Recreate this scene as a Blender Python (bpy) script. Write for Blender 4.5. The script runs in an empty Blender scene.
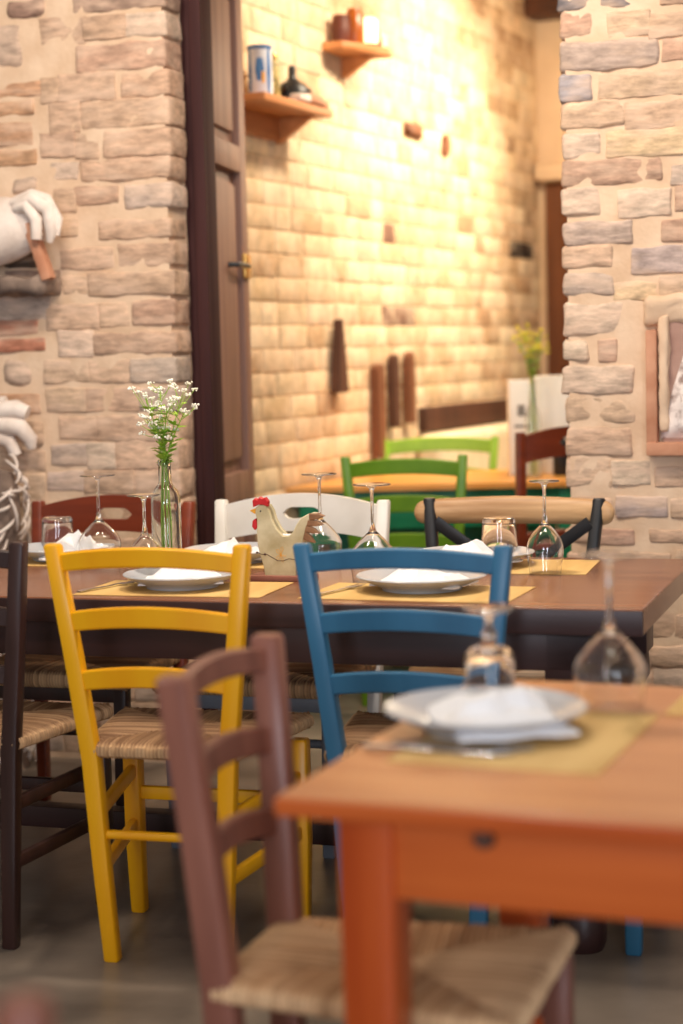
import bpy, bmesh, math, random
from mathutils import Vector, Matrix, noise
random.seed(7)
S = bpy.context.scene
C = S.collection
PI = math.pi
rad = math.radians
ROOM = rad(-18)                       # the dining room is turned 18 degrees to the view

def r2w(x, y):
    c, s = math.cos(ROOM), math.sin(ROOM)
    return (x*c - y*s, x*s + y*c)

# ------------------------------------------------------------------ materials
def lin(c):
    return tuple(((v/255)/12.92 if v/255 <= .04045 else ((v/255+.055)/1.055)**2.4) for v in c) + (1,)

def base_mat(name, rough=.5, metal=0., spec=.5):
    m = bpy.data.materials.new(name); m.use_nodes = True
    nt = m.node_tree; b = nt.nodes['Principled BSDF']
    b.inputs['Roughness'].default_value = rough
    b.inputs['Metallic'].default_value = metal
    b.inputs['Specular IOR Level'].default_value = spec
    return m, nt, b

def noise_mat(name, c1, c2, scale=8, stretch=(1, 1, 1), rough=.5, bump=.1, metal=0., spec=.5, detail=6, bscale=None, lo=.35, hi=.65, coat=0.):
    """two colours mixed by (stretched) noise in the object's own coordinates, with a little bump"""
    m, nt, b = base_mat(name, rough, metal, spec)
    N = nt.nodes; L = nt.links
    tc = N.new('ShaderNodeTexCoord'); mp = N.new('ShaderNodeMapping'); mp.inputs['Scale'].default_value = stretch
    L.new(tc.outputs['Object'], mp.inputs['Vector'])
    nz = N.new('ShaderNodeTexNoise'); nz.inputs['Scale'].default_value = scale; nz.inputs['Detail'].default_value = detail
    L.new(mp.outputs['Vector'], nz.inputs['Vector'])
    cr = N.new('ShaderNodeValToRGB'); cr.color_ramp.elements[0].position = lo; cr.color_ramp.elements[1].position = hi
    cr.color_ramp.elements[0].color = lin(c1); cr.color_ramp.elements[1].color = lin(c2)
    L.new(nz.outputs['Fac'], cr.inputs['Fac']); L.new(cr.outputs['Color'], b.inputs['Base Color'])
    if bump:
        bp = N.new('ShaderNodeBump'); bp.inputs['Strength'].default_value = bump; bp.inputs['Distance'].default_value = .004
        if bscale:
            n2 = N.new('ShaderNodeTexNoise'); n2.inputs['Scale'].default_value = bscale; n2.inputs['Detail'].default_value = 5
            L.new(mp.outputs['Vector'], n2.inputs['Vector']); L.new(n2.outputs['Fac'], bp.inputs['Height'])
        else:
            L.new(nz.outputs['Fac'], bp.inputs['Height'])
        L.new(bp.outputs['Normal'], b.inputs['Normal'])
    if coat:
        b.inputs['Coat Weight'].default_value = coat; b.inputs['Coat Roughness'].default_value = .15
    return m

def tint_mat(name, rough=.9, nscale=30, amt=.5, wash=(215, 190, 160), washamt=.3, bump=.5, st=(1, 1, 1)):
    """per-brick colour stored on the mesh, broken up by noise and a lime wash"""
    m, nt, b = base_mat(name, rough, 0, .25)
    N = nt.nodes; L = nt.links
    at = N.new('ShaderNodeAttribute'); at.attribute_name = 'Tint'
    tc = N.new('ShaderNodeTexCoord')
    nz = N.new('ShaderNodeTexNoise'); nz.inputs['Scale'].default_value = nscale; nz.inputs['Detail'].default_value = 8; nz.inputs['Roughness'].default_value = .65
    mp = N.new('ShaderNodeMapping'); mp.inputs['Scale'].default_value = st
    L.new(tc.outputs['Object'], mp.inputs['Vector']); L.new(mp.outputs['Vector'], nz.inputs['Vector'])
    hs = N.new('ShaderNodeHueSaturation')
    mr = N.new('ShaderNodeMapRange'); mr.inputs['From Min'].default_value = .3; mr.inputs['From Max'].default_value = .7
    mr.inputs['To Min'].default_value = 1-amt; mr.inputs['To Max'].default_value = 1+amt*.5
    L.new(nz.outputs['Fac'], mr.inputs['Value']); L.new(mr.outputs['Result'], hs.inputs['Value']); L.new(at.outputs['Color'], hs.inputs['Color'])
    n2 = N.new('ShaderNodeTexNoise'); n2.inputs['Scale'].default_value = nscale*.35; n2.inputs['Detail'].default_value = 8
    L.new(mp.outputs['Vector'], n2.inputs['Vector'])
    r2 = N.new('ShaderNodeMapRange'); r2.inputs['From Min'].default_value = .45; r2.inputs['From Max'].default_value = .68; r2.inputs['To Max'].default_value = washamt
    L.new(n2.outputs['Fac'], r2.inputs['Value'])
    mx = N.new('ShaderNodeMix'); mx.data_type = 'RGBA'
    L.new(r2.outputs['Result'], mx.inputs['Factor']); L.new(hs.outputs['Color'], mx.inputs['A']); mx.inputs['B'].default_value = lin(wash)
    L.new(mx.outputs['Result'], b.inputs['Base Color'])
    bp = N.new('ShaderNodeBump'); bp.inputs['Strength'].default_value = bump; bp.inputs['Distance'].default_value = .006
    L.new(nz.outputs['Fac'], bp.inputs['Height']); L.new(bp.outputs['Normal'], b.inputs['Normal'])
    return m

def glass_mat(name, color=(1, 1, 1), rough=0., ior=1.45):
    m, nt, b = base_mat(name, rough)
    b.inputs['Transmission Weight'].default_value = 1
    b.inputs['IOR'].default_value = ior
    b.inputs['Base Color'].default_value = color + (1,)
    return m

def emit_mat(name, color, strength):
    m, nt, b = base_mat(name, .5)
    b.inputs['Base Color'].default_value = lin(color)
    b.inputs['Emission Color'].default_value = lin(color); b.inputs['Emission Strength'].default_value = strength
    return m

def wood(name, c1, c2, axis='x', rough=.45, scale=6, bump=.15, coat=0., spec=.5):
    st = {'x': (.12, 1.6, 1.6), 'y': (1.6, .12, 1.6), 'z': (1.6, 1.6, .12)}[axis]
    return noise_mat(name, c1, c2, scale*2.2, st, rough, bump, spec=spec, lo=.3, hi=.7, coat=coat)

M = {}
M['mortar'] = noise_mat('lime_mortar', (206, 174, 144), (222, 194, 166), 9, rough=.95, bump=.5, bscale=60, spec=.2)
M['brick'] = tint_mat('old_brick', wash=(220, 189, 164), washamt=.7, amt=.46, nscale=34, bump=.8, st=(.5, 1, 1.7))
M['mortar_far'] = noise_mat('far_mortar', (214, 184, 146), (230, 204, 168), 9, rough=.95, bump=.4, bscale=50, spec=.2)
M['brick_far'] = tint_mat('far_brick', wash=(238, 216, 186), washamt=.6, amt=.3, nscale=18)
M['plaster'] = noise_mat('cream_plaster', (222, 194, 160), (232, 206, 174), 4, rough=.9, bump=.1)
M['floor'] = noise_mat('grey_concrete', (82, 72, 64), (136, 122, 108), 2.6, rough=.34, bump=.2, bscale=22, detail=9, lo=.3, hi=.7)
M['yellow'] = noise_mat('yellow_paint', (240, 162, 4), (247, 178, 12), 9, (1, 1, .2), rough=.38, bump=.06, bscale=60)
M['blue'] = noise_mat('blue_paint', (44, 98, 130), (56, 114, 148), 9, (1, 1, .2), rough=.4, bump=.06, bscale=60)
M['dark'] = wood('dark_brown_wood', (42, 24, 20), (64, 38, 32), 'z', .4)
M['brown'] = wood('mid_brown_wood', (118, 70, 56), (148, 94, 76), 'z', .36)
M['redwood'] = wood('red_stained_wood', (98, 36, 14), (126, 50, 22), 'x', .35)
M['white'] = noise_mat('white_paint', (218, 210, 198), (232, 226, 216), 7, rough=.4, bump=.05)
M['grey'] = noise_mat('shaded_white_paint', (112, 118, 128), (136, 142, 152), 7, rough=.4, bump=.05)  # white chair paint with the shade under the table mixed in
M['green'] = noise_mat('green_paint', (112, 156, 14), (134, 178, 26), 7, rough=.4, bump=.05)
M['green_dark'] = noise_mat('leaf_green_paint', (84, 128, 12), (104, 146, 22), 7, rough=.4, bump=.05)
M['table'] = wood('brown_table_wood', (108, 64, 42), (142, 92, 64), 'x', .24, 9, .08)
M['table_dark'] = wood('dark_wood_and_edge_shade', (46, 26, 24), (64, 38, 34), 'x', .42, 7)
M['orange_top'] = wood('honey_table_wood', (186, 116, 68), (212, 146, 94), 'x', .3, 6, .06)
M['orange'] = wood('orange_table_wood', (178, 78, 30), (206, 102, 44), 'x', .28, 5)
M['orange_leg'] = wood('orange_leg_wood', (172, 66, 20), (200, 90, 32), 'z', .3, 5)
M['door'] = wood('door_wood', (120, 86, 72), (148, 112, 96), 'z', .55, 5)
M['frame'] = wood('maroon_frame_wood', (50, 26, 26), (70, 40, 38), 'z', .7, 5, spec=.2)
M['ash'] = wood('pale_bentwood', (158, 112, 68), (220, 178, 130), 'x', .45, 10)
M['black'] = noise_mat('black_paint', (20, 20, 22), (34, 33, 36), 8, rough=.4, bump=.08)
M['plate'] = noise_mat('grey_stoneware', (172, 173, 177), (186, 187, 190), 3, rough=.22, bump=0)
M['napkin'] = noise_mat('white_napkin', (232, 230, 230), (240, 238, 238), 6, rough=.9, bump=.15, bscale=120)
M['mat'] = noise_mat('straw_paper', (202, 160, 92), (220, 182, 114), 14, (1, .2, 1), rough=.75, bump=.1, bscale=80)
M['steel'] = noise_mat('steel', (190, 190, 192), (205, 205, 208), 5, rough=.18, bump=0, metal=1)
M['brass'] = noise_mat('aged_brass', (206, 160, 84), (226, 186, 112), 12, rough=.3, bump=.1, metal=.8)
M['glass'] = glass_mat('clear_glass')
M['bottle'] = glass_mat('bottle_glass', (.93, .97, .94))
M['stone'] = noise_mat('white_carved_stone', (210, 192, 178), (234, 220, 208), 12, rough=.9, bump=.5, bscale=60)
M['stone_dark'] = noise_mat('dark_ledge_stone', (92, 76, 68), (156, 134, 118), 10, rough=.95, bump=.7, bscale=40)
M['terracotta'] = noise_mat('terracotta', (178, 122, 92), (200, 148, 118), 14, rough=.9, bump=.4, bscale=50)
M['mauve'] = noise_mat('mauve_stone', (150, 116, 104), (172, 138, 124), 10, rough=.9, bump=.3, bscale=50)
M['marble'] = noise_mat('weathered_marble', (150, 128, 120), (226, 214, 208), 26, rough=.85, bump=.6, bscale=40, lo=.36, hi=.5)
M['hen'] = noise_mat('cream_painted_wood', (178, 162, 120), (216, 202, 164), 16, rough=.6, bump=.1)
M['hen_tail'] = noise_mat('brown_tail_paint', (126, 84, 52), (158, 116, 80), 20, rough=.6, bump=.1)
M['red'] = noise_mat('red_paint', (186, 20, 26), (206, 34, 38), 8, rough=.5, bump=.05)
M['beak'] = noise_mat('yellow_beak_paint', (228, 160, 40), (236, 172, 58), 8, rough=.5, bump=0)
M['slate'] = noise_mat('red_brown_slab', (132, 78, 62), (152, 96, 78), 8, rough=.5, bump=.1)
M['stem'] = noise_mat('green_stem', (136, 172, 52), (168, 198, 84), 20, rough=.6, bump=0)
M['leafg'] = noise_mat('fresh_leaf', (132, 176, 36), (178, 208, 78), 20, rough=.6, bump=0)
M['blossom'] = noise_mat('cream_blossom', (236, 230, 206), (246, 242, 228), 20, rough=.8, bump=0)
M['yblossom'] = noise_mat('yellow_blossom', (216, 200, 40), (236, 224, 90), 20, rough=.8, bump=0)
M['shelfw'] = wood('shelf_wood', (182, 114, 62), (214, 148, 92), 'x', .55, 4)
M['oldwood'] = wood('weathered_wood', (96, 54, 30), (132, 82, 50), 'z', .7, 4)
M['deepwood'] = wood('deep_brown_wood', (64, 36, 22), (92, 54, 34), 'z', .7, 4)
M['tabletop_far'] = wood('amber_table_top', (206, 142, 62), (224, 164, 84), 'x', .35, 4)
M['teal'] = noise_mat('teal_paint', (0, 118, 82), (10, 138, 96), 5, rough=.45, bump=.05)
M['cushion'] = noise_mat('cream_cloth', (226, 204, 168), (238, 218, 186), 8, rough=.9, bump=.2, bscale=60)
M['paper'] = noise_mat('white_card', (238, 236, 230), (244, 242, 238), 4, rough=.7, bump=0)
M['ink'] = noise_mat('grey_ink', (120, 116, 112), (140, 136, 132), 4, rough=.7, bump=0)
M['blueprint'] = noise_mat('blue_print', (40, 96, 160), (70, 130, 190), 14, rough=.4, bump=0)
M['tinw'] = noise_mat('white_tin', (206, 208, 216), (222, 224, 230), 6, rough=.35, bump=0)
M['amber'] = noise_mat('amber_glaze', (140, 68, 18), (170, 92, 30), 6, rough=.3, bump=0)
M['pot'] = noise_mat('dark_red_clay', (84, 36, 20), (110, 52, 30), 6, rough=.5, bump=.1)
M['jarmix'] = noise_mat('dried_goods', (96, 84, 40), (214, 190, 120), 60, rough=.5, bump=.2)
M['candle'] = emit_mat('lit_candle_lamp', (255, 226, 170), 3.0)
M['rushd'] = None

def rush_mat(name, c1, c2):
    m, nt, b = base_mat(name, .8, 0, .3)
    N = nt.nodes; L = nt.links
    at = N.new('ShaderNodeAttribute'); at.attribute_name = 'Tint'
    cr = N.new('ShaderNodeValToRGB'); cr.color_ramp.elements[0].color = lin(c1); cr.color_ramp.elements[1].color = lin(c2)
    L.new(at.outputs['Fac'], cr.inputs['Fac']); L.new(cr.outputs['Color'], b.inputs['Base Color'])
    return m
M['rush'] = rush_mat('rush_straw', (112, 78, 52), (216, 174, 128))

M['rush_light'] = rush_mat('pale_straw', (160, 118, 80), (230, 190, 144))

# ------------------------------------------------------------------ mesh helpers
def finish(name, bm, mats, parent=None, smooth=True, angle=38):
    bm.normal_update()
    if smooth:
        lim = rad(angle)
        for f in bm.faces: f.smooth = True
        for e in bm.edges:
            if len(e.link_faces) == 2 and e.calc_face_angle(0) > lim: e.smooth = False
    me = bpy.data.meshes.new(name)
    bm.to_mesh(me); bm.free()
    for m in (mats if isinstance(mats, (list, tuple)) else [mats]): me.materials.append(m)
    o = bpy.data.objects.new(name, me); C.objects.link(o)
    if parent: o.parent = parent
    return o

def tag(o, label=None, cat=None, group=None, kind=None):
    if label: o['label'] = label
    if cat: o['category'] = cat
    if group: o['group'] = group
    if kind: o['kind'] = kind
    return o

def put(o, x, y, z=0, rz=0, room=True):
    if room:
        X, Y = r2w(x, y); o.location = (X, Y, z); o.rotation_euler = (0, 0, ROOM + rad(rz))
    else:
        o.location = (x, y, z); o.rotation_euler = (0, 0, rad(rz))
    return o

def thing(name, label, cat, x, y, z=0, rz=0, group=None, room=True):
    o = bpy.data.objects.new(name, None); C.objects.link(o); o.empty_display_size = .1
    put(o, x, y, z, rz, room)
    return tag(o, label, cat, group)

def box(bm, x0, x1, y0, y1, z0, z1, bev=.004, seg=2, mat=0, rot=None):
    t = bmesh.new()
    bmesh.ops.create_cube(t, size=1)
    for v in t.verts:
        v.co = Vector((x0+(x1-x0)*(v.co.x+.5), y0+(y1-y0)*(v.co.y+.5), z0+(z1-z0)*(v.co.z+.5)))
    if bev: bmesh.ops.bevel(t, geom=t.edges[:], offset=bev, segments=seg, affect='EDGES', profile=.6)
    if rot: bmesh.ops.transform(t, matrix=rot, verts=t.verts)
    merge(bm, t, mat)

def merge(bm, t, mat=0):
    mp = {}
    for v in t.verts: mp[v] = bm.verts.new(v.co)
    for f in t.faces:
        try:
            g = bm.faces.new([mp[v] for v in f.verts]); g.material_index = mat
        except ValueError: pass
    t.free()

def lathe(bm, prof, n=40, cx=0, cy=0, mat=0, closed=False):
    """spin (r, z) pairs; r == 0 gives a pole; closed joins the last ring to the first"""
    rings = []
    for r, z in prof:
        if r < 1e-6: rings.append([bm.verts.new((cx, cy, z))])
        else: rings.append([bm.verts.new((cx+r*math.cos(2*PI*i/n), cy+r*math.sin(2*PI*i/n), z)) for i in range(n)])
    seq = list(zip(rings, rings[1:])) + ([(rings[-1], rings[0])] if closed else [])
    for a, b in seq:
        if len(a) == 1 and len(b) == 1: continue
        for i in range(n):
            j = (i+1) % n
            if len(a) == 1: f = bm.faces.new((a[0], b[j], b[i]))
            elif len(b) == 1: f = bm.faces.new((a[i], a[j], b[0]))
            else: f = bm.faces.new((a[i], a[j], b[j], b[i]))
            f.material_index = mat

def sweep(bm, path, sec, up=None, cap=True, mat=0, radii=None):
    """sweep a closed 2-D section along points; radii scales the section at each point"""
    P = [Vector(p) for p in path]; rings = []
    prev = None
    for i, p in enumerate(P):
        t = (P[min(i+1, len(P)-1)] - P[max(i-1, 0)]).normalized()
        u = Vector(up) if up else (Vector((0, 0, 1)) if abs(t.z) < .9 else Vector((1, 0, 0)))
        if prev is not None and not up: u = prev
        a = u.cross(t).normalized(); b = t.cross(a).normalized(); prev = b
        k = radii[i] if radii else 1
        rings.append([bm.verts.new(p + a*(x*k) + b*(y*k)) for x, y in sec])
    n = len(sec)
    for r, s in zip(rings, rings[1:]):
        for i in range(n):
            f = bm.faces.new((r[i], r[(i+1) % n], s[(i+1) % n], s[i])); f.material_index = mat
    if cap:
        f = bm.faces.new(rings[0][::-1]); f.material_index = mat
        f = bm.faces.new(rings[-1]); f.material_index = mat

def circ(r, n=10): return [(r*math.cos(2*PI*i/n), r*math.sin(2*PI*i/n)) for i in range(n)]
def rsq(w, d, c=.006):
    w /= 2; d /= 2; k = c*.3
    return [(w, -d+c), (w, d-c), (w-k, d-k), (w-c, d), (-w+c, d), (-w+k, d-k), (-w, d-c), (-w, -d+c), (-w+k, -d+k), (-w+c, -d), (w-c, -d), (w-k, -d+k)]
def tube(bm, path, r, n=8, mat=0):
    radii = r if isinstance(r, (list, tuple)) else [r]*len(path)
    sweep(bm, path, circ(1, n), radii=radii, mat=mat)

def post(bm, path, w, d, c=.006, scale=None, mat=0):
    """upright with its section kept level (w along x, d along y), softly pillowed ends"""
    P = [Vector(p) for p in path]
    k = scale or [1]*len(P)
    P = [P[0]] + [P[0]+Vector((0, 0, .004))] + P[1:-1] + [P[-1]-Vector((0, 0, .006))] + [P[-1]]
    k = [k[0]*.86, k[0]] + list(k[1:-1]) + [k[-1], k[-1]*.8]
    sec = rsq(w, d, c); rings = [[bm.verts.new((p.x+x*s, p.y+y*s, p.z)) for x, y in sec] for p, s in zip(P, k)]
    n = len(sec)
    for r, s in zip(rings, rings[1:]):
        for i in range(n):
            bm.faces.new((r[i], r[(i+1) % n], s[(i+1) % n], s[i])).material_index = mat
    bm.faces.new(rings[0][::-1]); bm.faces.new(rings[-1])

def slat(bm, x0, x1, y, z0, z1, th, arch=.015, bow=.02, n=14, dz=0, taper=.0, ylean=0):
    """curved ladder slat between two posts: arch lifts the middle, bow pushes it backwards (-y)"""
    rings = []
    for i in range(n+1):
        s = i/n; e = 1-(2*s-1)**2
        x = x0+(x1-x0)*s; yy = y-bow*e; a0 = z0+arch*e*.85+taper*(1-e); a1 = z1+arch*e-taper*(1-e)
        h = th/2; c = .004
        pts = [(yy-h, a0+c), (yy-h, a1-c), (yy-h+c, a1), (yy+h-c, a1), (yy+h, a1-c), (yy+h, a0+c), (yy+h-c, a0), (yy-h+c, a0)]
        pts = [(py - ylean*(pz-z0), pz) for py, pz in pts]
        rings.append([bm.verts.new((x, py, pz)) for py, pz in pts])
    for r, s in zip(rings, rings[1:]):
        for i in range(8): bm.faces.new((r[i], r[(i+1) % 8], s[(i+1) % 8], s[i]))
    bm.faces.new(rings[0][::-1]); bm.faces.new(rings[-1])

def rush(bm, fw, rw, y0, y1, z, th=.045, cord=.0085, col=None):
    """rush seat: cords wrap each rail and run in to the diagonals"""
    lay = bm.verts.layers.float_color.new('Tint')
    A = [Vector((-fw/2, y1, 0)), Vector((fw/2, y1, 0)), Vector((rw/2, y0, 0)), Vector((-rw/2, y0, 0))]
    Cc = Vector((0, (y0+y1)/2+.01, 0))
    for k in range(4):
        a, b = A[k], A[(k+1) % 4]; d = b-a; Ln = d.length; d.normalize(); inn = Vector((d.y, -d.x, 0))
        if inn.dot(Cc-a) < 0: inn = -inn
        H = (Cc-a).dot(inn); uc = (Cc-a).dot(d)/Ln
        N = max(8, int(Ln/cord))*2; cols = []
        tone = [random.random() for _ in range(N//2+2)]
        for i in range(N+1):
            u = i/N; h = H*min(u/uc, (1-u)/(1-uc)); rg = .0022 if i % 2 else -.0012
            p = a+d*(Ln*u); jitter = random.uniform(-.0012, .0012)
            prof = [(min(.03, h), -th), (0.004, -th+.002), (-.007, -th*.75), (-.010, -th*.45), (-.007, -th*.15), (.004, .001), (min(.03, h*.5+.004), .004), (max(h*.55, .004), .004), (max(h, .004), .001)]
            ring = []
            for q, (off, zz) in enumerate(prof):
                rr = rg+jitter
                v = bm.verts.new(p + inn*(off - (rr if 1 <= q <= 4 else 0)) + Vector((0, 0, z+zz+(rr if q >= 5 else 0))))
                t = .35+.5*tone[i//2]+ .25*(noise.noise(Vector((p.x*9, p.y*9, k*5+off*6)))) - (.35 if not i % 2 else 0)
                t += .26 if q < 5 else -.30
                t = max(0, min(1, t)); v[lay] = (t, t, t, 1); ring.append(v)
            cols.append(ring)
        for r, s in zip(cols, cols[1:]):
            for q in range(len(r)-1):
                bm.faces.new((r[q], s[q], s[q+1], r[q+1]))

def polyplate(bm, pts, th, axis='y', mat=0, bev=.002):
    """outline in x-z, given thickness along y"""
    t = bmesh.new()
    vs = [t.verts.new((x, -th/2, z)) for x, z in pts]
    f = t.faces.new(vs)
    r = bmesh.ops.extrude_face_region(t, geom=[f])
    for v in r['geom']:
        if isinstance(v, bmesh.types.BMVert): v.co.y += th
    bmesh.ops.recalc_face_normals(t, faces=t.faces)
    if bev:
        ed = [e for e in t.edges if abs(e.verts[0].co.y-e.verts[1].co.y) < 1e-6]
        bmesh.ops.bevel(t, geom=ed, offset=bev, segments=1, affect='EDGES')
    merge(bm, t, mat)

def mk(fn, name, mat, parent=None, **kw):
    bm = bmesh.new(); fn(bm); return finish(name, bm, mat, parent, **kw)

# ------------------------------------------------------------------ brick walls
PAL = {'t': (206, 174, 146), 'g': (194, 160, 134), 'p': (188, 150, 128), 'd': (150, 124, 110), 'l': (216, 194, 172), 'o': (190, 144, 108), 'r': (176, 106, 82),
       's': (192, 174, 162), 'S': (194, 172, 154), 'D': (140, 108, 96), 'T': (184, 154, 128), 'n': (84, 86, 98), 'b': (178, 160, 148), 'B': (160, 160, 168),
       'y': (222, 192, 152), 'v': (180, 164, 160), 'k': (44, 36, 32)}

def rockbox(bm, lay, t0, t1, d0, d1, z0, z1, col, r=.009, cell=.022, amp=.004, mat=1, seed=0, grow=0, mixm=.26):
    """rounded, rough brick; local x along the wall, -y out of the wall"""
    n = [max(1, min(16, int((b-a)/cell))) for a, b in ((t0, t1), (d0, d1), (z0, z1))]
    lo = Vector((t0, d0, z0)); hi = Vector((t1, d1, z1)); cache = {}
    r = min(r, (z1-z0)*.3, (t1-t0)*.3, (d1-d0)*.45)
    if grow: t0 -= grow; t1 += grow; z0 -= grow; z1 += grow; lo = Vector((t0, d0, z0)); hi = Vector((t1, d1, z1))
    n = [q+2 for q in n]
    ax = []
    for a in range(3):                                                  # a loop close to every edge keeps the faces flat
        L0, L1 = lo[a], hi[a]; m = n[a]-2
        ax.append([L0]+[L0+r+(L1-L0-2*r)*q/m for q in range(m+1)]+[L1])
    kk = random.uniform(.92, 1.06); lc = lin([col[i]*(1-mixm)+(212, 177, 149)[i]*mixm for i in range(3)]); cv = [lc[i]*kk*random.uniform(.985, 1.015) for i in range(3)]
    so = Vector((seed*3.1, seed*1.7, seed*.9))
    def vert(i, j, k):
        if (i, j, k) in cache: return cache[(i, j, k)]
        p = Vector((ax[0][i], ax[1][j], ax[2][k]))
        q = Vector([max(lo[a]+r, min(hi[a]-r, p[a])) for a in range(3)])
        d = p-q
        if d.length > 1e-9: p = q + d.normalized()*r*(1 if d.length > r*1.2 else 1)
        nv = noise.noise_vector(p*14+so)*amp*1.3 + noise.noise_vector(p*45+so)*amp*.5
        p = p+nv+noise.noise_vector(p*90+so)*amp*.25
        v = bm.verts.new(p); w = 1+.22*noise.noise(p*24+so)
        v[lay] = (cv[0]*w, cv[1]*w, cv[2]*w, 1); cache[(i, j, k)] = v; return v
    def face(fn, a, b):
        for i in range(a):
            for j in range(b):
                f = bm.faces.new((fn(i, j), fn(i+1, j), fn(i+1, j+1), fn(i, j+1))); f.material_index = mat; f.smooth = True
    face(lambda i, j: vert(i, 0, j), n[0], n[2])                       # front
    face(lambda i, j: vert(n[0], i, j), n[1], n[2])                    # +x end
    face(lambda i, j: vert(0, n[1]-i, j), n[1], n[2])                  # -x end
    face(lambda i, j: vert(i, j, n[2]), n[0], n[1])                    # top
    face(lambda i, j: vert(i, n[1]-j, 0), n[0], n[1])                  # bottom

def mortar_face(bm, lay, p0, ux, uz, w, h, nrm, cell=.03, amp=.005, hole=None):
    nx, nz = max(2, int(w/cell)), max(2, int(h/cell))
    g = []
    for i in range(nx+1):
        col = []
        for k in range(nz+1):
            p = p0+ux*(w*i/nx)+uz*(h*k/nz)
            edge = 0 if i in (0, nx) or k in (0, nz) else 1
            p = p+nrm*(edge*amp*(noise.noise(p*11)+.5*noise.noise(p*34)))
            v = bm.verts.new(p); v[lay] = (1, 1, 1, 1); col.append(v)
        g.append(col)
    for i in range(nx):
        for k in range(nz):
            f = bm.faces.new((g[i][k], g[i+1][k], g[i+1][k+1], g[i][k+1])); f.material_index = 0; f.smooth = True

LEFT_B = [(-2.57,-2.264,2.411,2.465,'d'),(-2.693,-2.539,2.317,2.395,'g'),(-2.538,-2.401,2.325,2.388,'g'),(-2.396,-2.266,2.323,2.386,'l'),(-2.567,-2.265,2.225,2.302,'p'),(-2.696,-2.639,2.141,2.21,'g'),(-2.633,-2.444,2.138,2.215,'t'),(-2.418,-2.258,2.138,2.21,'g'),(-2.668,-2.57,2.041,2.129,'g'),(-2.561,-2.266,2.047,2.125,'g'),(-2.703,-2.594,1.969,2.034,'g'),(-2.584,-2.507,1.959,2.028,'t'),(-2.486,-2.267,1.954,2.031,'g'),(-2.686,-2.587,1.894,1.94,'l'),(-2.566,-2.267,1.883,1.942,'g'),(-2.81,-2.674,2.405,2.469,'D'),(-2.905,-2.757,2.255,2.398,'S'),(-2.911,-2.701,2.169,2.201,'o'),(-2.914,-2.735,2.112,2.142,'o'),(-2.918,-2.743,2.017,2.077,'o'),(-2.922,-2.731,1.951,1.988,'o'),(-2.664,-2.593,1.792,1.857,'t'),(-2.59,-2.447,1.81,1.86,'p'),(-2.416,-2.27,1.792,1.856,'s'),(-2.647,-2.595,1.717,1.759,'t'),(-2.512,-2.274,1.698,1.748,'g'),(-2.651,-2.47,1.607,1.663,'t'),(-2.454,-2.272,1.609,1.673,'g'),(-2.644,-2.563,1.529,1.576,'t'),(-2.555,-2.273,1.518,1.583,'g'),(-2.706,-2.529,1.417,1.487,'t'),(-2.518,-2.42,1.422,1.487,'t'),(-2.405,-2.276,1.423,1.492,'p'),(-2.668,-2.553,1.327,1.402,'l'),(-2.542,-2.277,1.332,1.392,'g'),(-2.814,-2.725,1.85,1.906,'S'),(-2.944,-2.705,1.451,1.531,'s'),(-2.948,-2.75,1.404,1.442,'r'),(-2.95,-2.726,1.349,1.381,'r'),(-2.724,-2.572,1.246,1.307,'t'),(-2.567,-2.422,1.243,1.304,'t'),(-2.417,-2.295,1.24,1.31,'s'),(-2.718,-2.586,1.151,1.217,'t'),(-2.581,-2.4,1.149,1.215,'g'),(-2.395,-2.28,1.147,1.212,'s'),(-2.674,-2.548,1.06,1.122,'g'),(-2.543,-2.414,1.054,1.125,'g'),(-2.409,-2.283,1.053,1.123,'t'),(-2.709,-2.583,0.979,1.036,'s'),(-2.578,-2.489,0.964,1.04,'l'),(-2.484,-2.284,0.959,1.049,'t'),(-2.729,-2.597,0.893,0.946,'s'),(-2.592,-2.425,0.884,0.95,'g'),(-2.42,-2.287,0.874,0.95,'t'),(-2.879,-2.772,1.225,1.325,'S'),(-2.959,-2.755,1.149,1.202,'o'),(-2.824,-2.728,1.028,1.119,'T'),(-2.892,-2.742,0.961,1.014,'t'),(-2.843,-2.746,0.845,0.941,'t'),(-2.733,-2.559,0.787,0.845,'t'),(-2.548,-2.413,0.788,0.855,'g'),(-2.403,-2.291,0.789,0.855,'t')]
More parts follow.
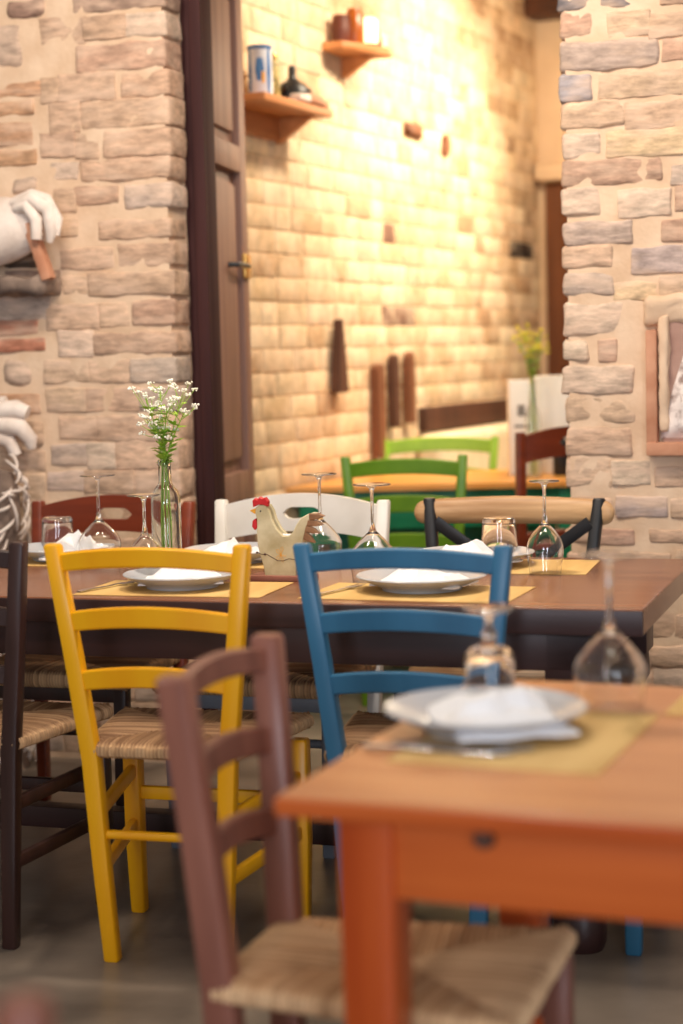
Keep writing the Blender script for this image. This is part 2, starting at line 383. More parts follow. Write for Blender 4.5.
RIGHT_B = [(-1.018,-0.763,2.293,2.337,'n'),(-0.721,-0.638,2.29,2.32,'g'),(-1.026,-0.93,2.216,2.282,'p'),(-0.872,-0.758,2.207,2.272,'t'),(-0.752,-0.615,2.2,2.258,'g'),(-1.026,-0.737,2.119,2.194,'b'),(-0.713,-0.616,2.131,2.184,'p'),(-1.025,-0.929,2.033,2.102,'B'),(-0.901,-0.616,2.037,2.096,'t'),(-1.019,-0.832,1.955,2.024,'t'),(-0.826,-0.617,1.942,2.01,'t'),(-1.024,-0.907,1.872,1.933,'l'),(-0.879,-0.617,1.866,1.932,'y'),(-1.022,-0.728,1.789,1.856,'p'),(-0.695,-0.618,1.778,1.826,'s'),(-1.02,-0.908,1.706,1.776,'l'),(-0.847,-0.705,1.694,1.763,'l'),(-0.681,-0.595,1.706,1.765,'p'),(-1.002,-0.812,1.618,1.676,'s'),(-0.721,-0.619,1.618,1.671,'p'),(-1.019,-0.873,1.55,1.605,'t'),(-0.806,-0.619,1.529,1.595,'v'),(-1.004,-0.871,1.47,1.525,'s'),(-0.862,-0.74,1.453,1.496,'y'),(-0.728,-0.62,1.449,1.51,'t'),(-1.012,-0.839,1.353,1.439,'l'),(-1.004,-0.948,1.281,1.334,'l'),(-0.91,-0.864,1.276,1.331,'p'),(-1.002,-0.816,1.181,1.255,'l'),(-0.997,-0.811,1.095,1.162,'t'),(-1.014,-0.824,0.995,1.073,'t'),(-1.005,-0.88,0.905,0.986,'t'),(-0.874,-0.769,0.911,0.973,'l'),(-0.745,-0.624,0.905,0.954,'t'),(-1.018,-0.882,0.819,0.864,'t'),(-0.863,-0.718,0.816,0.867,'v'),(-0.702,-0.612,0.814,0.858,'t'),(-1.012,-0.931,0.735,0.77,'t'),(-0.922,-0.82,0.736,0.771,'p'),(-0.763,-0.613,0.744,0.769,'g'),(-1.013,-0.871,0.652,0.697,'t'),(-0.852,-0.713,0.654,0.699,'t'),(-0.688,-0.588,0.656,0.707,'t'),(-0.69,-0.59,0.459,0.516,'g'),(-0.766,-0.653,0.373,0.425,'t'),(-0.64,-0.553,0.377,0.428,'g'),(-1.014,-0.904,0.561,0.612,'t'),(-0.892,-0.714,0.564,0.615,'g'),(-1.016,-0.829,0.458,0.523,'t'),(-0.81,-0.702,0.462,0.526,'t'),(-1.017,-0.907,0.366,0.418,'g'),(-0.9,-0.772,0.369,0.421,'t'),(-0.76,-0.653,0.309,0.354,'l'),(-1.018,-0.895,0.3,0.346,'t'),(-0.888,-0.767,0.305,0.35,'t')]

X, Y, Z = Vector((1, 0, 0)), Vector((0, 1, 0)), Vector((0, 0, 1))
WY = 5.3                                # the dividing wall's front face, room y
JL, JR = -2.275, -1.002                 # the opening's two edges, room x
HT = 3.6

def fill_rows(lst, t0, t1, z0, z1, pitch=.09, cols='ttggplts', avoid=()):
    """ordinary courses for the stretches the list leaves out"""
    out = []; z = z0; row = 0
    while z+pitch*.8 < z1:
        t = t0 + (-.13 if row % 2 else 0)
        while t < t1:
            L = random.choice((.27, .28, .25, .14)); a, b = max(t, t0), min(t+L-.016, t1)
            if b-a > .05: out.append((a, b, z+.008, z+pitch-.012, random.choice(cols)))
            t += L
        z += pitch; row += 1
    return out

def divider_wall(name, x0, x1, data, jamb, ymort=0., depth=.17):
    bm = bmesh.new(); lay = bm.verts.layers.float_color.new('Tint')
    mortar_face(bm, lay, Vector((x0, 0, 0)), X, Z, x1-x0, HT, -Y)
    # the jamb and the back of the wall, so that it is a solid wall
    if jamb > 0: mortar_face(bm, lay, Vector((x1, 0, 0)), Y, Z, depth+.12, HT, X)
    else: mortar_face(bm, lay, Vector((x0, depth+.12, 0)), -Y, Z, depth+.12, HT, -X)
    mortar_face(bm, lay, Vector((x1, depth+.12, 0)), -X, Z, x1-x0, HT, Y, cell=.3)
    sd = 0
    for (a, b, c, d, code) in data:
        sd += 1
        col = PAL[code]; prot = random.uniform(.002, .007)
        if code in 'SDkT':                                              # rubble stones and the dark recess block: rounder
            rockbox(bm, lay, a, b, -prot-.006, .05, c, d, col, r=.03, amp=.007, seed=sd); continue
        near = (b > x1-.03) if jamb > 0 else (a < x0+.04)
        if near:
            rd = .13
            if jamb > 0: rockbox(bm, lay, a, x1+random.uniform(.004, .012), -prot, rd, c, d, col, r=.009, amp=.005, seed=sd, grow=.0065)
            else: rockbox(bm, lay, x0-random.uniform(.004, .016), b, -prot, rd, c, d, col, r=.011, amp=.006, seed=sd, grow=.0065)
        else:
            rockbox(bm, lay, a, b, -prot, .04, c, d, col, r=.005, cell=.018, amp=.0042, seed=sd, grow=.0065)
    o = finish(name, bm, [M['mortar'], M['brick']], smooth=False)
    for p in o.data.polygons: p.use_smooth = True
    put(o, 0, WY, 0, 0); tag(o, kind='structure')
    return o

lb = list(LEFT_B); rb = list(RIGHT_B)
# the jamb's own row of lighter stretcher ends that show beside the front bricks
jam = []
for (a, b, c, d, code) in lb:
    if b > -2.30: jam.append((c, d))
lb = [(a, (JL-.006 if b > -2.31 else b), c, d, code) for (a, b, c, d, code) in lb]
lb += fill_rows(lb, -3.9, -2.98, .02, HT-.05) + fill_rows(lb, -2.98, JL, .02, .76) + fill_rows(lb, -2.98, JL, 2.49, HT-.05)
lb += [(-2.85, -2.66, 1.545, 1.60, 'd'), (-2.86, -2.71, 1.61, 1.67, 'k')]  # near-black block paints the shade of a recess below the carving
rb = [((JR if a < JR+.045 else a), b, c, d, code) for (a, b, c, d, code) in rb]
rb = [r for r in rb if r[1] <= -.6 or True]
rb += fill_rows(rb, JR, -.4, .02, .28) + fill_rows(rb, JR, -.4, 2.36, HT-.05) + fill_rows(rb, -.36, 1.2, .02, HT-.05)
divider_wall('wall_left', -3.9, JL, lb, 1)
divider_wall('wall_right', JR, 1.2, rb, -1)

def lintel(bm):
    box(bm, JL-.05, JR+.05, .0, .29, 2.75, HT, .004)
o = mk(lintel, 'trim_1', M['plaster']); put(o, 0, WY); tag(o, kind='structure')

# far room: the long brick wall runs away at 66 degrees
FO = (-.353, 6.95); FA = 66
def far_wall():
    bm = bmesh.new(); lay = bm.verts.layers.float_color.new('Tint')
    x0, x1 = -.8, 3.72
    mortar_face(bm, lay, Vector((x0, 0, 0)), X, Z, x1-x0, HT, -Y, cell=.08, amp=.0015)
    mortar_face(bm, lay, Vector((x1, .25, 0)), -X, Z, x1-x0, HT, Y, cell=.5)
    pal = [(220, 192, 156), (214, 184, 148), (226, 200, 164), (206, 176, 138), (230, 206, 172), (198, 164, 128), (216, 188, 156)]
    z = .02; row = 0; sd = 500
    while z < HT-.1:
        t = x0+(-.13 if row % 2 else 0)+random.uniform(-.03, .03)
        while t < x1:
            L = random.choice((.27, .28, .27, .26, .15)); a, b = max(t, x0), min(t+L-.016, x1)
            col = random.choice(pal)
            if t > 2.3 and random.random() < .24: col = (180, 146, 112)
            if abs(t-3.25) < .14 and abs(z-1.84) < .05: col = (62, 50, 44)
            if abs(t-1.42) < .12 and (abs(z-1.84) < .045 or abs(z-1.44) < .045) and random.random() < .8: col = (128, 96, 80)
            sd += 1
            if b-a > .05:
                if not (abs((a+b)/2-1.83) < .12 and abs(z-2.29) < .04):
                    rockbox(bm, lay, a, b, -random.uniform(.0025, .006), .03, z+.003, z+.094-.006, col, cell=.05, amp=.0025, r=.004, seed=sd, grow=.002, mixm=0)
            t += L
        z += .094; row += 1
    o = finish('wall_far', bm, [M['mortar_far'], M['brick_far']], smooth=False)
    for p in o.data.polygons: p.use_smooth = True
    o.location = (FO[0], FO[1], 0); o.rotation_euler = (0, 0, rad(FA)); tag(o, kind='structure')
far_wall()
def fput(o, t, d, z, rz=0):
    """place on the far wall: t along it, d out from it"""
    a = rad(FA); o.location = (FO[0]+math.cos(a)*t+math.sin(a)*d, FO[1]+math.sin(a)*t-math.cos(a)*d, z)
    o.rotation_euler = (0, 0, a+rad(rz)); return o

# end wall of the far room, its ceiling beam and a brown door under a plaster lip
def endw(bm):
    box(bm, 0, 3.2, 0, .15, 0, HT, 0)
o = mk(endw, 'wall_back', M['plaster']); fput(o, 3.72, 0, 0, -90); tag(o, kind='structure')
def beam(bm): box(bm, -.02, 3.0, -.22, -.001, 3.14, 3.5, .01)
o = mk(beam, 'trim_2', M['deepwood']); fput(o, 3.72, 0, 0, -90); tag(o, kind='structure')
d2 = thing('door_2', None, None, 0, 0); fput(d2, 3.72, 0, 0, -90); tag(d2, kind='structure')
mk(lambda bm: (box(bm, .055, .95, -.035, .0, 0, 2.24, .004), box(bm, .13, .87, -.05, -.03, 1.2, 2.1, .01), box(bm, .13, .87, -.05, -.03, .2, 1.1, .01)), 'panel', M['oldwood'], d2)
mk(lambda bm: box(bm, .02, 1.1, -.14, 0, 2.24, 2.34, .03), 'surround', M['plaster'], d2)

# floor and far-room ceiling
def floor(bm):
    n = 24
    g = [[bm.verts.new((-6+12*i/n, -4+18*j/n, 0)) for j in range(n+1)] for i in range(n+1)]
    for i in range(n):
        for j in range(n): bm.faces.new((g[i][j], g[i+1][j], g[i+1][j+1], g[i][j+1]))
o = mk(floor, 'floor', M['floor']); tag(o, kind='structure')
def ceil(bm): box(bm, -2.5, 3.2, .2, 5.6, HT, HT+.12, 0)
o = mk(ceil, 'ceiling', M['plaster']); put(o, 0, WY); tag(o, kind='structure')

# ------------------------------------------------------------------ the door: dark jamb and an open panelled leaf
d1 = thing('door_1', None, None, -2.21, WY+.17); tag(d1, kind='structure')
def jambf(bm):
    box(bm, -.095, .0, -.005, .09, 0, 2.75, .005); box(bm, -.035, .004, -.02, .0, 0, 2.75, .004)
    box(bm, -.095, -.06, -.018, .0, 0, 2.75, .004)
mk(jambf, 'frame', M['frame'], d1)
def leaf(bm):
    # leaf lies along +y from the hinge; visible face looks +x
    w = .56; th = .045
    box(bm, -th, 0, 0, .09, .01, 2.7, .003); box(bm, -th, 0, w-.09, w, .01, 2.7, .003)
    for a, b in ((.01, .20), (.78, .91), (1.95, 2.04), (2.58, 2.70)): box(bm, -th, 0, .09, w-.09, a, b, .003)
    for a, b in ((.20, .78), (.91, 1.95), (2.04, 2.58)):
        box(bm, -th+.010, -.028, .085, w-.085, a-.005, b+.005, .002)
        box(bm, -th+.004, -.012, .125, w-.125, a+.045, b-.045, .01)
lf = mk(leaf, 'leaf', M['door'], d1); lf.location = (-.004, .03, 0); lf.rotation_euler = (0, 0, rad(8))
mk(lambda bm: box(bm, -.002, .012, .462, .555, 1.585, 1.67, .004), 'latch_plate', M['brass'], lf)
mk(lambda bm: (sweep(bm, [(-.012, .30, 1.625), (.018, .31, 1.625), (.022, .40, 1.627), (.02, .47, 1.627)], circ(.009, 10))), 'bolt', M['black'], lf)

# ------------------------------------------------------------------ chairs
def chair_root(name, label, x, y, rz, group): return thing(name, label, 'chair', x, y, 0, rz, group)

def ladder_chair(label, wood_m, x, y, rz, group=None, hf=.13, hs=.156, ht=.213, H=.925, name='rush_seat_chair', slats=((.865, .905), (.735, .778), (.605, .648)), fw=.45, sl_h=0, rake=.035, depth=.40, legmat=None, pw=.038, pd=.036, seatm='rush', sz=.488):
    """origin under the seat; the back is at -y, sitter looks to +y"""
    t = chair_root(name, label, x, y, rz, group)
    yb = -.18; yf = yb+depth-.045
    def rp(s):
        def f(bm):
            post(bm, [(s*hf, yb+.012, 0), (s*(hf+hs)/2, yb+.004, .22), (s*hs, yb, .45), (s*(hs+(ht-hs)*.48), yb-rake*.42, .68), (s*ht, yb-rake, H)], pw, pd, .007, [.92, 1, 1.06, 1, .94])
        return f
    for s in (-1, 1): mk(rp(s), 'leg', legmat or wood_m, t)
    fl = fw/2-.018
    for s in (-1, 1):
        mk(lambda bm: post(bm, [(s*(fl-.004), yf, 0), (s*fl, yf, .2), (s*fl, yf, .432)], .042, .042, .007, [.84, 1, 1]), 'leg', wood_m, t)
    for (a, b) in slats:
        zm = (a+b)/2; k = (zm-.45)/(H-.45); hx = hs+(ht-hs)*k-.012; yy = yb-rake*k
        mk(lambda bm: slat(bm, -hx, hx, yy, a, b, .018, .016, .022, ylean=.1), 'slat', wood_m, t)
    # frame and stretchers
    def st(p, q, r, flat=False):
        def f(bm):
            sweep(bm, [p, [(p[i]+q[i])/2 for i in range(3)], q], rsq(.02, .032, .006) if flat else circ(r, 12), up=(0, 0, 1))
        return f
    mk(st((-(hf+.016), yb+.004, .285), (hf+.016, yb+.004, .285), .0105), 'stretcher', wood_m, t)
    mk(st((-fl, yf, .29), (fl, yf, .29), .012, True), 'stretcher', wood_m, t)
    for s in (-1, 1):
        for z0, z1 in ((.33, .345), (.2, .215)):
            mk(st((s*(hf+.02), yb+.006, z0), (s*fl, yf, z1), .012, True), 'stretcher', wood_m, t)
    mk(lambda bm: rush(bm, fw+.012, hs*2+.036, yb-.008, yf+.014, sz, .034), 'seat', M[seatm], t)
    return t

SN = 'ladder-back chairs along the near side'
ladder_chair('yellow ladder-back chair with rush seat standing before the brown table', M['yellow'], -1.568, 3.675, 2.5)
ladder_chair('blue ladder-back chair with rush seat pushed up to the brown table', M['blue'], -1.013, 3.72, 0)
ladder_chair('dark brown ladder-back chair with rush seat beside the yellow chair', M['dark'], -2.085, 3.69, 1)
ladder_chair('blue chair mostly out of sight at the end of the brown table, one leg showing', M['blue'], -.42, 4.02, 90)
ladder_chair('mid brown ladder-back chair drawn under the honey coloured front table', M['brown'], -.752, 2.422, -90, depth=.45, pw=.052, pd=.046, seatm='rush_light', sz=.466).scale = (.86, 1.03, .955)
ladder_chair('mid brown chair nearest the camera, only the tip of its post showing', M['brown'], -.45, .95, -95, H=.84, slats=((.79, .83), (.68, .72), (.57, .61)))

def slot_crest(bm, hx, y, z0, z1, arch, hole_w, hole_h, hole_z, th=.02, bow=.02):
    """broad arched crest rail with a hand slot cut through it"""
    N = 64; outer = []; inner = []
    # outline samples by angle: rectangle with arched top / bottom, and a stadium hole
    cz = hole_z
    for i in range(N):
        a = 2*PI*i/N; c, s = math.cos(a), math.sin(a)
        r = hole_h/2; hw = hole_w/2-r
        inner.append((max(-hw, min(hw, c*hw*1.6)) + c*r, cz+s*r))
        # outer: ray to the box, then arch it
        hh = (z1-z0)/2; zm = (z0+z1)/2
        k = min(hx/abs(c) if abs(c) > 1e-6 else 9, hh/abs(s) if abs(s) > 1e-6 else 9)
        if abs(s) > 1e-6 and hh/abs(s) < 9:
            # spread the points along the width evenly
            pass
        x, zz = c*k, zm+s*k
        outer.append((x, zz))
    # re-space outer points along top and bottom by using the hole's x order
    def lift(x): return arch*(1-(x/hx)**2)
    rows = []
    for side in (-1, 1):
        def P(x, z, up): 
            e = 1-(x/hx)**2
            return Vector((x, y-bow*e+side*th/2, z+(lift(x) if up else lift(x)*.75)))
        xs = [-hx+2*hx*i/40 for i in range(41)]
        top = [P(x, z1, True) for x in xs]; bot = [P(x, z0, False) for x in xs]
        up = []; dn = []
        for x in xs:
            r = hole_h/2; hw = hole_w/2
            if abs(x) < hw:
                q = 1 if abs(x) < hw-r else math.sqrt(max(0, 1-((abs(x)-hw+r)/r)**2))
                u, d = cz+r*q, cz-r*q
            else: u = d = cz
            e = 1-(x/hx)**2
            up.append(Vector((x, y-bow*e+side*th/2, u+lift(x)*.9))); dn.append(Vector((x, y-bow*e+side*th/2, d+lift(x)*.9)))
        rows.append((top, up, dn, bot))
    V = {}
    def vt(p):
        k = (round(p.x, 5), round(p.y, 5), round(p.z, 5))
        if k not in V: V[k] = bm.verts.new(p)
        return V[k]
    def quad(*ps):
        vs = []
        for p in ps:
            v = vt(p)
            if v not in vs: vs.append(v)
        if len(vs) >= 3:
            try: bm.faces.new(vs)
            except ValueError: pass
    for s, (top, up, dn, bot) in enumerate(rows):
        for i in range(40):
            quad(top[i], top[i+1], up[i+1], up[i]); quad(dn[i], dn[i+1], bot[i+1], bot[i])
    (t0, u0, d0, b0), (t1, u1, d1, b1) = rows
    for i in range(40):
        quad(t0[i], t0[i+1], t1[i+1], t1[i]); quad(b0[i], b0[i+1], b1[i+1], b1[i])
        if (u0[i]-d0[i]).length > 1e-5 or (u0[i+1]-d0[i+1]).length > 1e-5:
            quad(u0[i], u0[i+1], u1[i+1], u1[i]); quad(d0[i], d0[i+1], d1[i+1], d1[i])
    quad(t0[0], b0[0], b1[0], t1[0]); quad(t0[-1], b0[-1], b1[-1], t1[-1])
    bmesh.ops.recalc_face_normals(bm, faces=bm.faces[:])

def slot_chair(label, m, legm, x, y, rz, hw=.238, H=.885, rake=.06):
    t = chair_root('slot_back_chair', label, x, y, rz, None)
    yb, yf = -.2, .2
    for s in (-1, 1):
        mk(lambda bm: post(bm, [(s*(hw-.03), yb+.03, 0), (s*(hw-.015), yb, .45), (s*hw, yb-rake, H)], .036, .038, .007, [.9, 1.08, .95]), 'leg', m, t)
        mk(lambda bm: post(bm, [(s*(hw-.03), yf, 0), (s*(hw-.02), yf, .43)], .04, .04, .007, [.85, 1]), 'leg', legm, t)
    yc = yb-rake*.9
    mk(lambda bm: slot_crest(bm, hw-.008, yc, H-.115, H-.016, .034, .105, .034, H-.068), 'backrest', m, t)
    mk(lambda bm: slat(bm, -hw+.012, hw-.012, yb-rake*.35, .585, .635, .02, .012, .02), 'slat', m, t)
    for s in (-1, 1):
        mk(lambda bm: sweep(bm, [(s*(hw-.025), yb+.02, .25), (s*(hw-.025), yf, .25)], circ(.012, 10)), 'stretcher', legm, t)
    mk(lambda bm: sweep(bm, [(-hw+.025, yf, .30), (hw-.025, yf, .30)], circ(.012, 10)), 'stretcher', legm, t)
    mk(lambda bm: box(bm, -hw+.01, hw-.01, yf-.03, yf+.018, .385, .425, .006), 'apron', legm, t)
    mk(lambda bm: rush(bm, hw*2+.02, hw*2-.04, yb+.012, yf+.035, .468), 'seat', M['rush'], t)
    return t
slot_chair('red brown chair with slotted crest rail on the far side of the brown table', M['redwood'], M['dark'], -2.293, 4.60, 180, hw=.245, H=.893)
slot_chair('white chair with slotted arched crest rail behind the wooden rooster', M['white'], M['grey'], -1.692, 4.58, 180, hw=.245, H=.9)  # lower frame takes the white paint already darkened by shade

def crossback(label, x, y, rz):
    t = chair_root('cross_back_chair', label, x, y, rz, None)
    yb = -.2; H = .893; hw = .238; rake = .09
    for s in (-1, 1):
        mk(lambda bm: post(bm, [(s*.19, yb+.03, 0), (s*.2, yb, .45), (s*.222, yb-rake*.5, .68), (s*(hw+.005), yb-rake, H+.004)], .036, .034, .012, [.9, 1.05, 1, 1]), 'leg', M['black'], t)
        mk(lambda bm: post(bm, [(s*.2, .19, 0), (s*.2, .19, .43)], .036, .036, .01, [.85, 1]), 'leg', M['black'], t)
        # flat steel arm of the cross
        def arm(bm):
            sweep(bm, [(s*.222, yb-rake*.72-.004*s, .832), (s*.13, yb-rake*.6-.004*s-.012, .765), (0, yb-rake*.5-.004*s-.02, .655), (-s*.12, yb-rake*.3-.004*s-.012, .53), (-s*.2, yb-.004*s, .475)], rsq(.036, .007, .002), up=(0, 1, 0))
        mk(arm, 'cross_brace', M['black'], t)
    def rail(bm):
        n = 26; rings = []
        for i in range(n+1):
            s = math.sin(PI/2*(-1+2*i/n)); e = 1-s*s; w = (1-min(1, abs(s))**24)**.5
            hz = .040*max(w, .25)*(1-.12*abs(s)); hy = .021*max(w, .25)
            cx = s*.286; cyy = yb-rake-.03*e+.006; cz = H-.037+.006*e
            rings.append([bm.verts.new((cx, cyy+hy*math.cos(a)*(1 if True else 0), cz+hz*math.copysign(abs(math.sin(a))**.8, math.sin(a)))) for a in [2*PI*k/18 for k in range(18)]])
        for r, s2 in zip(rings, rings[1:]):
            for k in range(18): bm.faces.new((r[k], r[(k+1) % 18], s2[(k+1) % 18], s2[k]))
        bm.faces.new(rings[0][::-1]); bm.faces.new(rings[-1])
    mk(rail, 'backrest', M['ash'], t)
    def seat(bm):
        lathe(bm, [(0, .435), (.20, .435), (.222, .445), (.225, .462), (.21, .472), (0, .466)], 40)
    mk(seat, 'seat', M['ash'], t)
    for s in (-1, 1):
        mk(lambda bm: sweep(bm, [(s*.195, yb+.02, .22), (s*.2, .19, .22)], circ(.011, 10)), 'stretcher', M['black'], t)
    return t
crossback('cross-back chair with pale bentwood top rail and black frame', -1.10, 4.66, 180)

# ------------------------------------------------------------------ the brown table
t = thing('dining_table', 'long brown wooden table laid with plates and upturned wine glasses', 'table', -1.66, 4.17)
TX0, TX1, TY0, TY1 = -1.20, 1.105, -.45, .45
def top(bm):
    box(bm, TX0, TX1, TY0, TY1, .713, .77, .005, 3)
mk(top, 'tabletop', M['table'], t)
mk(lambda bm: box(bm, TX0, TX1, TY0-.003, TY0+.012, .712, .7665, .004), 'edge_strip', M['table_dark'], t)  # near edge coloured dark for the weaker light on it
for q in ((TX0+.1, TX1-.1, TY0+.05, TY0+.075), (TX0+.1, TX1-.1, TY1-.075, TY1-.05), (TX1-.14, TX1-.11, TY0+.07, TY1-.07), (TX0+.11, TX0+.14, TY0+.07, TY1-.07)):
    mk(lambda bm: box(bm, *q, .625, .715, .003), 'apron', M['table_dark'], t)
for sx in (TX0+.16, TX1-.16):
    for sy in (TY0+.11, TY1-.11):
        def lg(bm):
            box(bm, sx-.06, sx+.06, sy-.06, sy+.06, .55, .715, .005)
            lathe(bm, [(0, .0), (.05, .0), (.058, .02), (.06, .07), (.05, .09), (.058, .105), (.05, .12), (.052, .14), (.044, .3), (.05, .42), (.042, .46), (.058, .49), (.058, .52), (.055, .55), (0, .55)], 28, sx, sy)
        mk(lg, 'leg', M['table_dark'], t)
def rails(bm):
    box(bm, TX0+.16, TX1-.16, -.03, .03, .10, .155, .005)
    for sx in (TX0+.16, TX1-.16): box(bm, sx-.028, sx+.028, TY0+.14, TY1-.14, .10, .155, .005)
mk(rails, 'stretcher', M['table_dark'], t)

# ------------------------------------------------------------------ the front table
t = thing('dining_table', 'honey topped orange wooden table in front, laid for one', 'table', -.768, 2.075, 0, -3.6)
mk(lambda bm: box(bm, 0, 1.5, 0, .83, .744, .77, .005, 3), 'tabletop', M['orange_top'], t)
mk(lambda bm: box(bm, -.003, 1.5, -.004, .006, .743, .7665, .003), 'edge_strip', M['orange'], t)
for q in ((.1, 1.4, .055, .08), (.1, 1.4, .77, .795), (.075, .1, .1, .76), (1.4, 1.425, .1, .76)):
    mk(lambda bm: box(bm, *q, .632, .744, .003), 'apron', M['orange'], t)
for sx in (.098, 1.402):
    for sy in (.082, .768):
        mk(lambda bm: post(bm, [(sx, sy, 0), (sx, sy, .62), (sx, sy, .744)], .074, .074, .006, [.8, 1, 1]), 'leg', M['orange_leg'] if sy < .3 else M['orange_leg'], t)
mk(lambda bm: lathe(bm, [(0, -.012), (.012, -.012), (.014, -.004), (.009, .0), (0, .0)], 20), 'drawer_knob', M['deepwood'], t)
k = [c for c in t.children if c.name.startswith('drawer_knob')][0]
k.location = (.255, .052, .722); k.rotation_euler = (PI/2, 0, 0); k.rotation_euler = (rad(-90), 0, 0)

# ------------------------------------------------------------------ tableware
TZ = .77
def placemat(label, x, y, rz, w=.40, d=.29, group=None):
    def f(bm):
        n = 10; g = [[bm.verts.new((-w/2+w*i/n, -d/2+d*j/n, .0012+.0008*(1+noise.noise(Vector((i*.5+x*9, j*.5, y)))))) for j in range(n+1)] for i in range(n+1)]
        for i in range(n):
            for j in range(n): bm.faces.new((g[i][j], g[i+1][j], g[i+1][j+1], g[i][j+1]))
        r = bmesh.ops.extrude_face_region(bm, geom=bm.faces[:])
        for v in r['geom']:
            if isinstance(v, bmesh.types.BMVert): v.co.z = .0004
        bmesh.ops.recalc_face_normals(bm, faces=bm.faces[:])
    o = mk(f, 'placemat', M['mat']); put(o, x, y, TZ, rz); return tag(o, label, 'placemat', 'straw coloured paper placemats')
MATZ = .003
def plate(label, x, y, r=.14, z=TZ+MATZ):
    def f(bm):
        k = r/.14
        lathe(bm, [(0, .004), (.07*k, .004), (.074*k, .0), (.086*k, .0), (.088*k, .006), (.108*k, .015), (.139*k, .031), (.141*k, .0325), (.139*k, .035), (.107*k, .0205), (.088*k, .0125), (.078*k, .009), (0, .009)], 56)
    o = mk(f, 'plate', M['plate'], angle=60); put(o, x, y, z); return tag(o, label, 'plate', 'grey dinner plates')
def napkin(label, x, y, z, rz, sx=.085, sy=.07, h=.05, seed=0):
    """white cloth napkin folded to a loose fan with peaks"""
    def f(bm):
        n = 11; g = []
        for i in range(n+1):
            col = []
            for j in range(n+1):
                u, v = -1+2*i/n, -1+2*j/n
                env = max(0, 1-max(abs(u), abs(v))**3)
                ridge = .62*math.exp(-((u+.35-.25*v)/.22)**2)+.85*math.exp(-((u-.12+.2*v)/.2)**2)+.45*math.exp(-((u-.62)/.2)**2)
                zz = h*env*(.22+ridge*(.6+.4*math.cos(v*1.4)))+.012*noise.noise(Vector((u*3.2, v*3.2, seed)))*env
                col.append(bm.verts.new((u*sx*(1+.12*noise.noise(Vector((v*2, seed, 1)))), v*sy*(1+.15*noise.noise(Vector((u*2, 4, seed)))), max(.0, zz)+.004)))
            g.append(col)
        for i in range(n):
            for j in range(n): bm.faces.new((g[i][j], g[i+1][j], g[i+1][j+1], g[i][j+1]))
        r = bmesh.ops.extrude_face_region(bm, geom=bm.faces[:])
        for v in r['geom']:
            if isinstance(v, bmesh.types.BMVert): v.co.z -= .004
        bmesh.ops.recalc_face_normals(bm, faces=bm.faces[:])
    o = mk(f, 'napkin', M['napkin'], angle=16); put(o, x, y, z, rz); return tag(o, label, 'napkin', 'folded white napkins')

def wine_glass(label, x, y, H=.222, rm=.051, rr=.043, z=TZ, bowl=.118, wide=.5, rnd_=False):
    """standing upside down on its rim"""
    w = .0013
    def f(bm):
        b = bowl
        dr = rm*.82
        sh = ((.97, .10), (.86, .22), (.62, .35), (.32, .46), (.18, .51)) if rnd_ else ((.975, .06), (.86, .17), (.60, .32), (.32, .45), (.17, .52))
        up = [(rm*a, b*(wide+c)) for a, c in sh]
        outer = [(rr, 0), (rr+(rm-rr)*.5, b*wide*.4), (rm*.992, b*wide*.8), (rm, b*wide)] + up + [(.0066, b*(wide+.6)), (.0044, b*(wide+.7)), (.0037, (b+H)/2), (.0043, H-.02), (.0075, H-.009), (.016, H-.005), (dr-.003, H-.0035), (dr-.0006, H-.0028), (dr, H-.0015), (dr-.0008, H-.0003), (dr-.003, H), (.012, H-.0006), (0, H-.0008)]
        inner = [(0, up[-1][1]-.004)] + [(r-w, z-.0012) for r, z in up[::-1]] + [(rm-w, b*wide), (rm*.992-w, b*wide*.8), (rr+(rm-rr)*.5-w, b*wide*.4), (rr-w, 0)]
        lathe(bm, inner + outer, 48)
        bmesh.ops.recalc_face_normals(bm, faces=bm.faces[:])
    o = mk(f, 'wine_glass', M['glass'], angle=70); put(o, x, y, z); return tag(o, label, 'wine glass', 'upturned wine glasses')

def goblet(label, x, y, H=.148, z=TZ):
    """straight sided bowl on a short knobbed stem, upside down"""
    w = .0018
    def f(bm):
        out = [(.039, 0), (.039, .062), (.037, .074), (.028, .083), (.014, .088), (.009, .094), (.012, .101), (.012, .107), (.007, .114), (.0065, .125), (.01, .135), (.025, .141), (.042, .1435), (.043, .1455), (.041, H), (0, H)]
        inn = [(0, .078), (.02, .076), (.032, .07), (.0365, .06), (.039-w, 0)]
        lathe(bm, inn+out, 44); bmesh.ops.recalc_face_normals(bm, faces=bm.faces[:])
    o = mk(f, 'goblet', M['glass'], angle=70); put(o, x, y, z); return tag(o, label, 'glass')
def tumbler(label, x, y, H=.095, r0=.041, r1=.036, z=TZ):
    w = .002
    def f(bm):
        lathe(bm, [(0, H-.014), (r1-.006, H-.014), (r1-w-.001, H-.018), (r0-w, 0), (r0, 0), (r1+.0005, H-.01), (r1-.001, H-.003), (r1-.005, H), (0, H-.001)], 44)
        bmesh.ops.recalc_face_normals(bm, faces=bm.faces[:])
    o = mk(f, 'tumbler', M['glass'], angle=50); put(o, x, y, z); return tag(o, label, 'glass', 'upturned tumblers')

